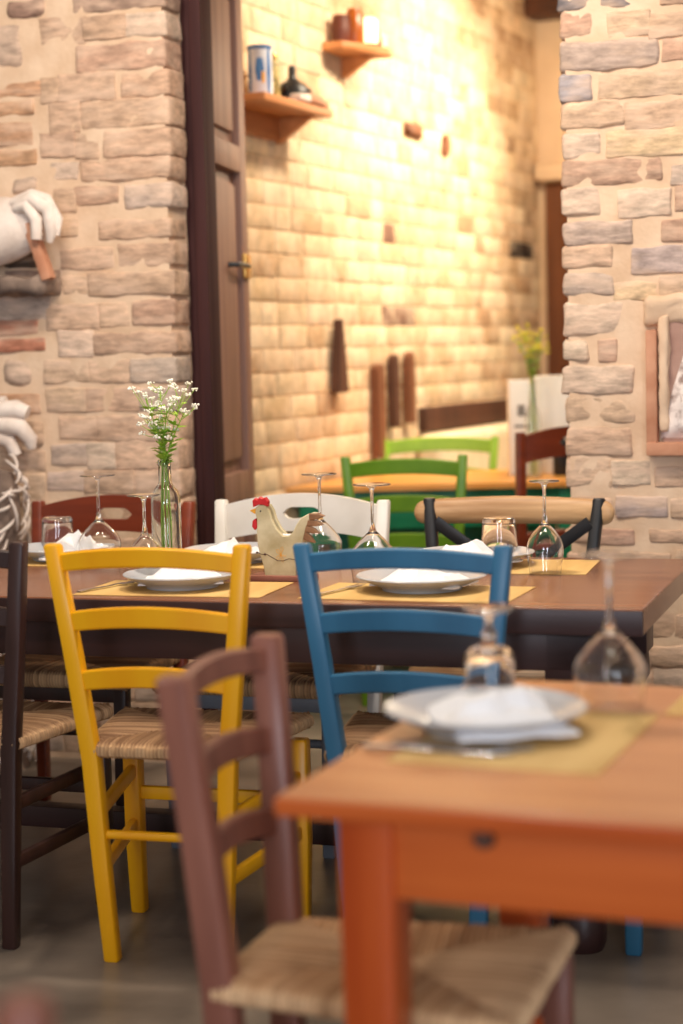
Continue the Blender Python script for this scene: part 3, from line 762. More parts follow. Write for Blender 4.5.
def fork(label, x, y, rz, z=TZ+MATZ):
    def f(bm):
        sweep(bm, [(0, -.1, .002), (0, -.06, .004), (0, 0, .003), (0, .03, .005), (0, .045, .004)], rsq(.011, .003, .001), up=(0, 0, 1), radii=[1.25, 1.1, .75, .7, .9])
        box(bm, -.0115, .0115, .044, .062, .0025, .005, .001)
        for k in range(4):
            xx = -.0095+k*.0063
            sweep(bm, [(xx, .06, .004), (xx, .08, .003), (xx, .1, .006)], rsq(.0032, .002, .0005), up=(0, 0, 1), radii=[1, 1, .5])
    o = mk(f, 'fork', M['steel']); put(o, x, y, z, rz); return tag(o, label, 'fork', 'steel forks')
def knife(label, x, y, rz, z=TZ+MATZ):
    def f(bm):
        sweep(bm, [(0, -.105, .003), (0, -.06, .004), (0, -.01, .0035)], rsq(.013, .005, .0018), up=(0, 0, 1), radii=[1.1, 1, .8])
        sweep(bm, [(0, -.012, .0035), (.002, .03, .003), (.002, .08, .003), (-.003, .108, .003)], rsq(.018, .0016, .0004), up=(0, 0, 1), radii=[.7, 1, 1, .35])
    o = mk(f, 'knife', M['steel']); put(o, x, y, z, rz); return tag(o, label, 'knife', 'steel knives')

# near side of the brown table
placemat('straw paper placemat under the plate behind the yellow chair', -1.66, 3.895, 2, .46, .26)
plate('grey plate with napkin behind the yellow chair, below the bottle vase', -1.675, 3.92)
napkin('folded white napkin on the plate behind the yellow chair', -1.68, 3.93, TZ+.014, 20, .1, .07, .042, 1)
fork('steel fork beside the plate behind the yellow chair', -1.85, 3.88, -18)
placemat('straw paper placemat under the plate behind the blue chair', -1.09, 3.90, -2, .48, .27)
plate('grey plate with napkin behind the blue chair', -1.095, 3.955, .15)
napkin('folded white napkin on the plate behind the blue chair', -1.09, 3.955, TZ+.014, -10, .105, .07, .04, 2)
fork('steel fork beside the plate behind the blue chair', -1.275, 3.885, -16)
wine_glass('upturned wine glass just left of the bottle vase behind the yellow chair', -1.80, 3.99, .216, .049, .045)
wine_glass('upturned wine glass behind the blue chair, right of the wooden rooster', -1.252, 4.09, .234, .056, .05)
# far side
placemat('straw paper placemat before the red brown chair', -2.15, 4.415, 2, .5, .28)
plate('grey plate with napkin before the red brown chair', -2.24, 4.43)
napkin('folded white napkin on the plate before the red brown chair', -2.20, 4.42, TZ+.014, 40, .11, .08, .055, 3)
wine_glass('large upturned wine glass before the red brown chair', -2.085, 4.33, .24, .057, .051)
tumbler('upturned tumbler before the red brown chair', -2.31, 4.53, .108, .048, .042)
placemat('straw paper placemat before the white chair', -1.68, 4.43, -1, .48, .28)
plate('grey plate behind the wooden rooster before the white chair', -1.735, 4.43)
napkin('folded white napkin on the plate behind the wooden rooster', -1.75, 4.42, TZ+.014, 10, .1, .07, .04, 4)
wine_glass('tall upturned wine glass just behind the tail of the wooden rooster', -1.475, 4.36, .24, .055, .049)
placemat('straw paper placemat before the cross-back chair', -1.03, 4.40, 3, .50, .29)
plate('grey plate with napkin before the cross-back chair', -1.085, 4.42, .15)
napkin('folded white napkin on the plate before the cross-back chair', -1.09, 4.40, TZ+.014, -30, .11, .075, .045, 5)
wine_glass('upturned round bowled wine glass before the cross-back chair', -.872, 4.27, .228, .045, .038, bowl=.128, wide=.46, rnd_=True)
tumbler('upturned tumbler before the cross-back chair', -1.045, 4.53, .112, .05, .043)

# front table
FR = -3.6
placemat('large straw placemat on the front table', -.528, 2.46, FR, .29, .39)
plate('grey plate on the front table', -.60, 2.495, .146)
napkin('folded white napkin on the plate of the front table', -.585, 2.50, TZ+.014, -62, .125, .085, .042, 6)
knife('steel knife on the front table', -.63, 2.335, -92)
fork('steel fork on the front table', -.60, 2.365, -94)
wine_glass('tall upturned wine glass on the front table', -.452, 2.69, .236, .055, .05)
goblet('short stemmed upturned goblet behind the plate on the front table', -.645, 2.715)
placemat('straw placemat at the front table, cut by the right edge of the photo', -.235, 2.755, FR, .25, .22)

# ------------------------------------------------------------------ bottle vase and its flowers
vx, vy = -1.812, 4.15
def bottle(bm):
    w = .0022
    out = [(0, 0), (.034, 0), (.0375, .004), (.0375, .182), (.0366, .196), (.0325, .210), (.025, .221), (.0185, .228), (.0165, .236), (.0155, .275), (.0175, .277), (.0175, .287), (.0155, .289)]
    inn = [(.0135, .289), (.0133, .238), (.0165, .229), (.0235, .218), (.0308, .207), (.0345, .194), (.0352, .18), (.0352, .008), (.03, .005), (0, .005)]
    lathe(bm, out+inn, 44); bmesh.ops.recalc_face_normals(bm, faces=bm.faces[:])
o = mk(bottle, 'bottle_vase', M['bottle'], angle=50); put(o, vx, vy, TZ); tag(o, 'clear glass bottle used as a vase on the brown table', 'vase')

def ball(bm, c, r, mat=0, sub=1):
    t = bmesh.new(); bmesh.ops.create_icosphere(t, subdivisions=sub, radius=r)
    for v in t.verts: v.co = v.co + Vector(c)
    merge(bm, t, mat)

def sprig(lean, top, x, y, z, label, group, rnd, bl='blossom', heads=7, spread=.045, room=True, k=1.):
    t = thing('flower_sprig', label, 'flower', x, y, z, 0, group, room)
    base = Vector((lean[0]*.012, lean[1]*.012, .012)); neck = Vector((lean[0]*.006, lean[1]*.006, .27*k)); tip = Vector(top)
    mid = neck.lerp(tip, .55)+Vector((0, 0, .012))
    st = bmesh.new(); lf = bmesh.new(); bs = bmesh.new()
    tube(st, [base, (base+neck)/2+Vector((lean[0]*.004, 0, 0)), neck, mid, tip], [.0017, .0017, .0016, .0014, .0011], 6)
    for q in range(heads):
        a = 2*PI*q/heads+rnd.random(); rr = spread*(.35+.65*rnd.random())
        frm = mid.lerp(tip, rnd.uniform(.2, .95)); e = tip+Vector((math.cos(a)*rr, math.sin(a)*rr, rnd.uniform(-.02, .03)))
        m2 = frm.lerp(e, .5)+Vector((0, 0, -.004))
        tube(st, [frm, m2, e], [.001, .0009, .0007], 5)
        for w in range(8):
            b = rnd.uniform(0, 2*PI); r2 = rnd.uniform(.003, .011)
            ball(bs, e+Vector((math.cos(b)*r2, math.sin(b)*r2, rnd.uniform(-.002, .005))), rnd.uniform(.0022, .0038), 0, 1)
    for q in range(9):                                                   # small divided leaves
        p = neck.lerp(tip, rnd.uniform(.05, .9)); a = rnd.uniform(0, 2*PI); Ln = rnd.uniform(.018, .034)
        d = Vector((math.cos(a), math.sin(a), rnd.uniform(.1, .8))).normalized(); s = d.cross(Vector((0, 0, 1))).normalized()
        for w in range(3):
            dd = (d+s*(w-1)*.8).normalized(); ss = dd.cross(Vector((0, 0, 1))).normalized()
            vs = [lf.verts.new(p), lf.verts.new(p+dd*Ln*.5+ss*Ln*.2), lf.verts.new(p+dd*Ln), lf.verts.new(p+dd*Ln*.5-ss*Ln*.2+Vector((0, 0, .003)))]
            lf.faces.new(vs)
    finish('stem', st, M['stem'], t); finish('foliage', lf, M['leafg'], t); finish('blossom', bs, M[bl], t)
    return t
rnd = random.Random(3)
for i, (dx, dy, dz) in enumerate([(-.012, .01, .475), (-.045, .0, .445), (.05, .01, .45), (.02, -.02, .42), (-.03, .03, .395), (.064, -.01, .41), (.0, .0, .36), (-.02, -.02, .375)]):
    sprig((math.cos(i*.9), math.sin(i*.9)), (dx, dy, dz), vx, vy, TZ, 'white flowering sprig in the clear glass bottle vase', 'white flowering sprigs in the bottle vase', rnd)

# ------------------------------------------------------------------ wooden rooster
t = thing('rooster_napkin_holder', 'cream painted wooden rooster with red comb standing on the brown table', 'ornament', -1.487, 4.09, TZ)
U = .00070
def hp(pts): return [((x-150)*U*1.04, (392-y)*U) for x, y in pts]
body = hp([(80, 180), (74, 155), (76, 138), (90, 128), (112, 130), (124, 150), (132, 180), (148, 212), (170, 236), (190, 236), (206, 222), (218, 196), (236, 172), (262, 158), (280, 158), (268, 180), (252, 206), (244, 236), (238, 268), (228, 300), (216, 330), (210, 384), (104, 384), (98, 340), (88, 306), (80, 268), (78, 220)])
for yy in (-.016, .016):
    b = mk(lambda bm: polyplate(bm, body, .012), 'body_board', M['hen'], t, angle=30); b.location = (0, yy, 0)
    if yy < 0:
        def garland(bm):
            q = hp([(76, 292), (92, 300), (112, 300), (130, 310), (150, 322), (170, 322), (190, 314), (214, 318), (230, 300)])
            tube(bm, [(x, -.0062, z) for x, z in q], .0009, 5)
            for cx, cy in ((78, 294), (106, 300), (222, 308)):
                (x, z), = hp([(cx, cy)]); ball(bm, (x, -.007, z), .0032)
        mk(garland, 'painted_garland', M['deepwood'], b)
        def flower(bm):
            for a in range(5):
                cx, cz = hp([(162, 300)])[0]; an = a*2*PI/5
                tube(bm, [(cx, -.0062, cz), (cx+.011*math.cos(an-.3), -.0062, cz+.016*math.sin(an-.3)), (cx+.015*math.cos(an), -.0062, cz+.02*math.sin(an)), (cx+.011*math.cos(an+.3), -.0062, cz+.016*math.sin(an+.3)), (cx, -.0062, cz)], .0006, 4)
        mk(flower, 'painted_flower', M['beak'], b)
        (ex, ez), = hp([(94, 150)])
        mk(lambda bm: ball(bm, (ex, -.0064, ez), .0022), 'eye', M['black'], b)
def comb(bm): polyplate(bm, hp([(68, 136), (66, 114), (76, 104), (84, 110), (92, 100), (102, 106), (112, 102), (122, 116), (120, 134), (104, 128), (86, 128)]), .016)
def watt(bm): polyplate(bm, hp([(74, 176), (64, 184), (62, 204), (70, 216), (79, 208), (80, 190)]), .014)
for fn, nm in ((comb, 'comb'), (watt, 'wattle')): o = mk(fn, nm, M['red'], t, angle=30); o.location = (0, -.016, 0)
o = mk(lambda bm: polyplate(bm, hp([(76, 140), (54, 148), (72, 160), (77, 156)]), .012), 'beak', M['beak'], t, angle=30); o.location = (0, -.016, 0)
def tail(bm):
    for i, (a, b, c) in enumerate((((262, 158), (318, 166), (262, 182)), ((258, 178), (312, 196), (252, 200)), ((252, 198), (300, 226), (246, 220)), ((248, 218), (282, 258), (240, 246)))):
        q = hp([a, ((a[0]*.4+b[0]*.6), a[1]*.4+b[1]*.6-6), b, ((c[0]*.4+b[0]*.6), c[1]*.4+b[1]*.6+4), c]); polyplate(bm, q, .013)
o = mk(tail, 'tail_feather', M['hen_tail'], t, angle=30); o.location = (0, -.016, 0)
mk(lambda bm: box(bm, -.075, .085, -.035, .035, 0, .0135, .003), 'base', M['slate'], t)
o = mk(lambda bm: box(bm, -.025, .032, -.0085, .0085, .0145, .112, .003, 2), 'paper_napkin', M['napkin']); put(o, -1.487, 4.09, TZ); tag(o, 'thick folded paper napkin held between the boards of the wooden rooster', 'napkin')

# ------------------------------------------------------------------ things on and against the front walls
def wall_thing(name, label, cat, x, z, d=0): return thing(name, label, cat, x, WY-d, z)
def sculpt1(bm):
    n, m = 28, 18
    rings = []
    for i in range(n+1):
        s = i/n; x = -.22+.40*s; r = .125*math.sin(PI*min(1, s*.96+.03))**.62*(1-.25*s)
        cz = -.02+.05*s
        rings.append([bm.verts.new(Vector((x, .0-r*.62*math.cos(2*PI*k/m), cz+r*math.sin(2*PI*k/m)))+noise.noise_vector(Vector((x*9, k*.8, 2)))*.006) for k in range(m)])
    for r, s in zip(rings, rings[1:]):
        for k in range(m): bm.faces.new((r[k], r[(k+1) % m], s[(k+1) % m], s[k]))
    bm.faces.new(rings[0][::-1]); bm.faces.new(rings[-1])
def lobes(bm):
    for pts, r in (([(.07, -.04, .08), (.13, -.055, .095), (.18, -.055, .06), (.185, -.05, -.01), (.175, -.045, -.04)], .022), ([(.06, -.04, .07), (.11, -.06, .075), (.14, -.06, .03), (.135, -.055, -.03)], .02), ([(.05, -.04, .09), (.12, -.045, .11), (.17, -.045, .095), (.205, -.04, .03), (.2, -.04, -.02)], .018)):
        tube(bm, pts, [r*.9, r*1.1, r*1.05, r*.9, r*.5][:len(pts)], 12)
t = wall_thing('stone_carving', 'white carved stone beast with curled paw set high on the left wall', 'carving', -2.80, 1.725, .085)
mk(sculpt1, 'body', M['stone'], t, angle=70); mk(lobes, 'paw', M['stone'], t, angle=70)
def legb(bm): 
    sweep(bm, [(.09, -.02, .02), (.12, -.02, -.05), (.155, -.02, -.155)], rsq(.035, .05, .008), up=(0, 1, 0))
mk(legb, 'support', M['terracotta'], t)
def ledge(bm):
    lay = bm.verts.layers.float_color.new('Tint')
    rockbox(bm, lay, -.36, .15, -.12, .02, -.04, .018, (120, 100, 90), r=.02, amp=.012, mat=0)
o = mk(ledge, 'stone_ledge', M['stone_dark'], smooth=False); put(o, -2.80, WY, 1.565); tag(o, 'rough dark stone ledge under the white carved beast', 'ledge')

def leafs(bm):
    for pts, r in (([(-.1, -.03, .0), (-.02, -.05, .06), (.05, -.045, .075)], .022), ([(-.1, -.03, 0), (.0, -.06, .035), (.09, -.05, .045), (.125, -.045, .03)], .03), ([(-.1, -.03, -.01), (.01, -.06, .0), (.1, -.05, -.015), (.13, -.04, -.055), (.13, -.035, -.085)], .03),
                   ([(-.1, -.03, -.02), (-.0, -.055, -.035), (.06, -.05, -.06), (.075, -.04, -.105)], .024), ([(-.12, -.03, -.03), (-.04, -.05, -.05), (-.02, -.045, -.08)], .02)):
        tube(bm, pts, [r*.8, r*1.1, r, r*.8, r*.5][:len(pts)] if len(pts) > 3 else [r*.8, r*1.1, r*.6], 12)
o = mk(leafs, 'leaf_carving', M['stone'], angle=70); put(o, -2.885, WY-.02, 1.115); tag(o, 'white carved stone leaf rosette on the left wall', 'carving')

t = thing('lattice_column', 'white carved column of tangled stems standing against the left wall', 'column', -2.865, WY-.17)
mk(lambda bm: lathe(bm, [(0, 0), (.105, 0), (.108, .9), (.085, .96), (0, .985)], 32), 'core', M['stone_dark'], t)  # core coloured dark so the gaps between stems look shaded
def lattice(bm):
    rr = random.Random(11); Hh = 1.02; r0 = .132
    for k in range(250):
        a = rr.uniform(0, 2*PI); z = rr.uniform(.02, Hh-.06); da = rr.uniform(-.8, .8); dz = rr.uniform(-.12, .16)
        pts = []
        for i in range(6):
            q = i/5; zz = min(Hh-.005, max(.01, z+dz*q)); aa = a+da*q
            rad_ = r0*(1-.35*max(0, (zz-Hh*.88)/(Hh*.12))**1.5)-.012+.016*math.sin(q*PI)
            pts.append((rad_*math.cos(aa), rad_*math.sin(aa), zz))
        tube(bm, pts, [.002, .0045, .0055, .0055, .0045, .002], 6)
mk(lattice, 'carved_stems', M['stone'], t, angle=70)

# relief plaque on the right wall
t = wall_thing('stone_plaque', 'weathered white stone relief in a terracotta frame on the right wall', 'plaque', -.47, 1.0)
mk(lambda bm: (box(bm, -.30, -.268, -.045, .02, .03, .36, .006), box(bm, .268, .30, -.045, .02, .03, .36, .006), box(bm, -.30, .30, -.05, .02, -.005, .034, .006)), 'frame', M['terracotta'], t)
mk(lambda bm: box(bm, -.256, .256, -.012, .02, .03, .42, .004), 'backing', M['mauve'], t)
def relief(bm):
    lay = bm.verts.layers.float_color.new('Tint')
    n = 26; g = []
    for i in range(n+1):
        col = []
        for j in range(n+1):
            u, v = i/n, j/n
            x = -.262+.11*v**1.2+(.49-.15*v)*u; z = .045+.36*v
            e = min(u, 1-u, v, 1-v)*8; e = max(0, min(1, e))
            y = -.012-.03*e-.012*e*noise.noise(Vector((x*22, z*22, 3)))-.008*e*noise.noise(Vector((x*60, z*60, 1)))
            col.append(bm.verts.new((x, y, z)))
        g.append(col)
    for i in range(n):
        for j in range(n): bm.faces.new((g[i][j], g[i+1][j], g[i+1][j+1], g[i][j+1]))
mk(relief, 'relief', M['marble'], t, angle=80)
def mrim(bm):
    lay = bm.verts.layers.float_color.new('Tint')
    rockbox(bm, lay, -.262, -.236, -.035, .02, .06, .40, (214, 182, 150), r=.01, amp=.008, mat=0); rockbox(bm, lay, -.31, .31, -.03, .02, .37, .46, (214, 182, 150), r=.02, amp=.012, mat=0)
mk(mrim, 'mortar_bed', M['mortar'], t, smooth=False)

# ------------------------------------------------------------------ far room
def fthing(name, label, cat, t, d, z, rz=0, group=None):
    o = thing(name, label, cat, 0, 0, 0, 0, group); return fput(o, t, d, z, rz)
def ftag(o, label, cat, t, d, z, rz=0, group=None): fput(o, t, d, z, rz); return tag(o, label, cat, group)

# shelf one
SZ = 2.275
s1 = fthing('wall_shelf', 'small wooden wall shelf beside the door with a tin and coffee pot on it', 'shelf', .12, 0, SZ)
mk(lambda bm: box(bm, -.30, .31, -.20, .0, -.03, .0, .004), 'board', M['shelfw'], s1)
def brk(bm):
    t = bmesh.new(); polyplate(t, [(-.001, -.031), (-.17, -.031), (-.02, -.13), (0, -.13)], .03); bmesh.ops.rotate(t, matrix=Matrix.Rotation(PI/2, 3, 'Z'), verts=t.verts); bmesh.ops.translate(t, vec=(.2, 0, 0), verts=t.verts); merge(bm, t)
    box(bm, -.28, .24, -.022, 0, -.12, -.03, .003)
mk(brk, 'bracket', M['shelfw'], s1)
tn = fthing('tin', 'white and blue printed tin on the shelf beside the door', 'tin', -.02, .105, SZ)
mk(lambda bm: lathe(bm, [(0, 0), (.045, 0), (.046, .003), (.046, .186), (.044, .19), (0, .19)], 36), 'body', M['tinw'], tn)
mk(lambda bm: (lathe(bm, [(.0463, 0), (.0475, .002), (.0475, .010), (.0463, .012)], 36), lathe(bm, [(.0463, .178), (.0475, .180), (.0475, .192), (.044, .193), (0, .191)], 36)), 'rim', M['blueprint'], tn)
def tinpatch(a0, a1, z0, z1, r=.0468):
    def f(bm):
        n = 10
        for i in range(n):
            a, b = a0+(a1-a0)*i/n, a0+(a1-a0)*(i+1)/n; h0, h1 = [min(1, 2.2*math.sin(PI*q/n)+.02) for q in (i, i+1)]; zc = (z0+z1)/2; hh = (z1-z0)/2
            bm.faces.new([bm.verts.new((r*math.cos(x), r*math.sin(x), zz)) for x, zz in ((a, zc-hh*h0), (b, zc-hh*h1), (b, zc+hh*h1), (a, zc+hh*h0))])
    return f
mk(tinpatch(-3.95, -3.45, .012, .178), 'printed_band', M['blueprint'], tn); mk(tinpatch(-2.1, -1.7, .012, .178), 'printed_band', M['blueprint'], tn)
mk(tinpatch(-3.1, -2.35, .06, .145), 'printed_picture', M['blueprint'], tn); mk(tinpatch(-2.6, -2.3, .05, .095, .0471), 'printed_picture', M['beak'], tn)
jr = fthing('jar', 'tall glass jar of dried goods on the shelf beside the tin', 'jar', .085, .105, SZ)
mk(lambda bm: lathe(bm, [(0, .0), (.026, .0), (.028, .004), (.028, .14), (.02, .155), (0, .155)], 30), 'filling', M['jarmix'], jr)
mk(lambda bm: lathe(bm, [(0, .155), (.021, .155), (.023, .16), (.023, .178), (.02, .182), (0, .182)], 30), 'lid', M['brass'], jr)
cpot = fthing('coffee_pot', 'squat black coffee pot with pointed lid on the shelf beside the door', 'coffee pot', .25, .11, SZ)
cpot.scale = (1.2, 1.2, 1.1)
mk(lambda bm: lathe(bm, [(0, 0), (.055, 0), (.062, .006), (.064, .05), (.058, .06), (.05, .062), (0, .062)], 36), 'body', M['black'], cpot)
mk(lambda bm: lathe(bm, [(0, .062), (.05, .062), (.044, .075), (.022, .088), (.014, .10), (.012, .12), (.014, .13), (.009, .142), (0, .145)], 30), 'lid', M['black'], cpot)
mk(lambda bm: tube(bm, [(-.06, 0, .045), (-.085, -.01, .052), (-.105, -.02, .06)], [.012, .009, .007], 10), 'spout', M['black'], cpot)
mk(lambda bm: tube(bm, [(.05, 0, .055), (.095, .0, .058), (.105, .0, .04), (.10, .0, .01)], [.006, .006, .006, .005], 8), 'handle', M['black'], cpot)
for k, (tt, dd, lab, mm, q) in enumerate(((.215, .175, 'pale stone pebble at the front of the shelf beside the door', 'stone', .85), (.315, .175, 'reddish clay lump at the front of the shelf, below the coffee pot', 'terracotta', 1.1), (.405, .16, 'reddish clay lump at the right end of the shelf beside the door', 'terracotta', .9))):
    def lump(bm):
        lay = bm.verts.layers.float_color.new('Tint'); rockbox(bm, lay, -.05*q, .05*q, -.028, .028, .0, .036*q, (180, 120, 90), r=.014, amp=.004, mat=0, seed=k*7+2)
    o = mk(lump, 'clay_lump' if k else 'pebble', M[mm], smooth=False); ftag(o, lab, 'clay lump' if k else 'pebble', tt-.03, dd, SZ+.004, -8)
# shelf two
SZ2 = 2.605
s2 = fthing('wall_shelf', 'upper wooden corner shelf with clay pots and a lit candle lamp', 'shelf', .93, 0, SZ2)
def bd2(bm):
    t = bmesh.new(); vs = [t.verts.new((x, y, 0)) for x, y in ((-.16, -.001), (.17, -.001), (.17, -.19), (.10, -.2), (-.16, -.10))]; f = t.faces.new(vs)
    r = bmesh.ops.extrude_face_region(t, geom=[f])
    for v in r['geom']:
        if isinstance(v, bmesh.types.BMVert): v.co.z -= .035
    bmesh.ops.recalc_face_normals(t, faces=t.faces); bmesh.ops.bevel(t, geom=t.edges[:], offset=.004, segments=1, affect='EDGES'); merge(bm, t)
mk(bd2, 'board', M['shelfw'], s2)
def brk2(bm):
    t = bmesh.new(); polyplate(t, [(-.001, -.036), (-.15, -.036), (-.02, -.12), (0, -.12)], .04); bmesh.ops.rotate(t, matrix=Matrix.Rotation(PI/2, 3, 'Z'), verts=t.verts); bmesh.ops.translate(t, vec=(.06, 0, 0), verts=t.verts); merge(bm, t)
mk(brk2, 'bracket', M['shelfw'], s2)
o = mk(lambda bm: lathe(bm, [(0, 0), (.034, 0), (.04, .02), (.042, .07), (.036, .1), (.038, .115), (.034, .115), (0, .10)], 28), 'clay_pot', M['pot']); ftag(o, 'dark red clay pot on the upper corner shelf', 'pot', .85, .06, SZ2+.001)
o = mk(lambda bm: lathe(bm, [(0, 0), (.036, 0), (.04, .01), (.04, .12), (.034, .13), (.03, .15), (0, .15)], 28), 'amber_jar', M['amber']); ftag(o, 'amber glazed jar on the upper corner shelf', 'jar', .915, .095, SZ2+.001)
cl = fthing('candle_lamp', 'glowing white candle lamp on the upper corner shelf', 'lamp', .99, .12, SZ2+.001)
mk(lambda bm: lathe(bm, [(0, .012), (.042, .012), (.045, .02), (.045, .11), (.038, .118), (0, .118)], 28), 'lamp_shade', M['candle'], cl)
mk(lambda bm: lathe(bm, [(0, 0), (.046, 0), (.046, .012), (0, .012)], 28), 'base', M['deepwood'], cl)
o = mk(lambda bm: lathe(bm, [(0, 0), (.014, 0), (.016, .01), (.015, .045), (.007, .06), (.007, .08), (0, .08)], 20), 'small_bottle', M['deepwood']); ftag(o, 'tiny dark bottle at the right end of the upper corner shelf', 'bottle', 1.065, .14, SZ2+.001)

# tools and boards hung on the far wall
def wedge(bm): polyplate(bm, [(-.008, .31), (.008, .31), (.052, .01), (.048, 0), (-.048, 0), (-.052, .01)], .04)
o = mk(wedge, 'wooden_wedge', M['deepwood'], angle=30); ftag(o, 'dark wooden wedge, narrow end up, hung on the far brick wall', 'wedge', .80, .037, 1.145)
def tallboard(w, h, pt, th=.04):
    def f(bm): polyplate(bm, [(-w/2, 0), (w/2, 0), (w/2, h-pt), (w*.3, h-pt*.25), (0, h), (-w*.3, h-pt*.25), (-w/2, h-pt)], th)
    return f
o = mk(tallboard(.075, .42, .02), 'tool_board', M['oldwood'], angle=30); ftag(o, 'brown upright board on the far wall, left of two dark pointed ones', 'board', 1.23, .032, .84)
o = mk(tallboard(.055, .33, .06), 'tool_board', M['deepwood'], angle=30); ftag(o, 'dark pointed board on the far wall, middle of three upright boards', 'board', 1.42, .032, .97)
o = mk(tallboard(.065, .33, .08), 'tool_board', M['oldwood'], angle=30); ftag(o, 'dark pointed board on the far wall, right of three upright boards', 'board', 1.61, .032, .98)
def stub(w, h):
    def f(bm):
        lay = bm.verts.layers.float_color.new('Tint'); rockbox(bm, lay, -w/2, w/2, -.032, .02, -h/2, h/2, (120, 80, 50), r=.02, amp=.012, mat=0, seed=3)
    return f
o = mk(stub(.2, .06), 'niche_block', M['oldwood'], smooth=False); ftag(o, 'brown block standing for a small niche high in the far wall', 'niche', 1.78, 0, 2.345)  # raised brown block takes the place of a dark niche hole
o = mk(stub(.06, .1), 'niche_block', M['oldwood'], smooth=False); ftag(o, 'small upright block standing for a niche in the far wall, right of the wider one', 'niche', 2.2, 0, 2.31)

# bench along the far wall
b = fthing('wall_bench', 'long wall bench with dark back board and cream cushions in the far room', 'bench', 1.78, 0, 0)
mk(lambda bm: box(bm, 0, 1.75, -.05, 0, .93, 1.045, .006), 'back_board', M['deepwood'], b)
mk(lambda bm: box(bm, -.05, 1.75, -.15, -.005, .60, .92, .06, 5), 'back_cushion', M['cushion'], b)
mk(lambda bm: box(bm, -.05, 1.75, -.5, -.02, .40, .50, .03, 4), 'seat_cushion', M['cushion'], b)
mk(lambda bm: box(bm, -.03, 1.73, -.47, -.03, .001, .40, .005), 'base', M['oldwood'], b)

# far table with its slanted end against the wall
t = thing('dining_table', 'amber topped table with teal frame in the far room', 'table', 0, 7.2, 0, 0, None, False)
def ftop(bm):
    tt = bmesh.new(); pts = [(-.225, 0), (.98, 0), (.98, .78), (.125, .78)]
    f = tt.faces.new([tt.verts.new((x, y, .755)) for x, y in pts]); r = bmesh.ops.extrude_face_region(tt, geom=[f])
    for v in r['geom']:
        if isinstance(v, bmesh.types.BMVert): v.co.z = .78
    bmesh.ops.recalc_face_normals(tt, faces=tt.faces); bmesh.ops.bevel(tt, geom=tt.edges[:], offset=.004, segments=2, affect='EDGES'); merge(bm, tt)
mk(ftop, 'tabletop', M['tabletop_far'], t)
mk(lambda bm: box(bm, -.17, .93, .05, .08, .60, .754, .003), 'apron', M['teal'], t)
mk(lambda bm: box(bm, .17, .93, .69, .715, .66, .754, .003), 'apron', M['teal'], t)
mk(lambda bm: box(bm, -.03, .90, .30, .33, .02, .754, .003), 'panel', M['teal'], t)
for x, y in ((-.13, .07), (.91, .07), (.15, .69), (.91, .69)):
    mk(lambda bm: post(bm, [(x, y, 0), (x, y, .3), (x, y, .754)], .06, .06, .006, [.85, 1, 1]), 'leg', M['teal'], t)

def wchair(fn, X0, Y0, rz):
    fn.location = (X0, Y0, 0); fn.rotation_euler = (0, 0, rad(rz)); return fn
c = ladder_chair('bright green ladder-back chair before the amber table in the far room', M['green_dark'], 0, 0, 0, name='ladder_back_chair', ht=.215, hs=.18, hf=.16, slats=((.855, .91), (.715, .775), (.58, .635)), H=.935)
wchair(c, .255, 6.78, -6)
c = ladder_chair('green ladder-back chair on the other side of the amber table', M['green'], 0, 0, 0, name='ladder_back_chair', ht=.25, hs=.21, hf=.17, slats=((.85, .91), (.715, .775), (.58, .635)), H=.925)
wchair(c, .43, 7.86, 176)
c = slot_chair('red brown chair beside the right pillar in the far room', M['redwood'], M['redwood'], 0, 0, 0, H=1.01, hw=.2)
wchair(c, .80, 6.85, 12)

# on the far table
fv = (.80, 7.45)
o = mk(lambda bm: (lathe(bm, [(0, 0), (.03, 0), (.034, .004), (.034, .23), (.03, .26), (.016, .30), (.014, .39), (.016, .40), (.012, .40), (.0115, .30), (.028, .25), (.031, .23), (.031, .006), (0, .005)], 32), bmesh.ops.recalc_face_normals(bm, faces=bm.faces[:])), 'bottle_vase', M['bottle'])
o.location = (fv[0], fv[1], .781); tag(o, 'tall glass bottle vase on the amber table in the far room', 'vase')
for i, (dx, dy, dz) in enumerate([(-.03, .0, .60), (.03, .01, .58), (.0, -.02, .54), (-.045, .02, .56), (.04, 0, .53), (-.01, 0, .5)]):
    sprig((math.cos(i*1.3), math.sin(i*1.3)), (dx, dy, dz), fv[0], fv[1], .781, 'yellow flowering sprig in the bottle vase in the far room', 'yellow flowering sprigs in the far room', rnd, 'yblossom', 9, .04, False, 1.5)
def card(name, label, x, y, w, h, rz, mark):
    o = thing(name, label, 'box', x, y, .781, rz, None, False)
    mk(lambda bm: box(bm, -w/2, w/2, -.03, .03, 0, h, .004), 'body', M['paper'], o)
    if mark:
        mk(lambda bm: box(bm, -w*.16, w*.16, -.0308, -.0295, h*.62, h*.74, .0003, 1), 'printed_mark', M['ink'], o)
        mk(lambda bm: box(bm, -w*.3, w*.3, -.0308, -.0295, h*.5, h*.53, .0003, 1), 'printed_mark', M['ink'], o)
    return o
card('card_box', 'white box with a grey mark left of the vase in the far room', .765, 7.62, .10, .40, 4, True)
card('card_box', 'plain white box right of the vase in the far room', .905, 7.66, .15, .415, -4, False)
o = mk(lambda bm: lathe(bm, [(0, 0), (.03, 0), (.034, .01), (.034, .13), (.012, .16), (.012, .2), (0, .2)], 24), 'dark_bottle', M['black']); o.location = (.925, 7.53, .781); tag(o, 'dark bottle beside the right pillar on the far table', 'bottle')

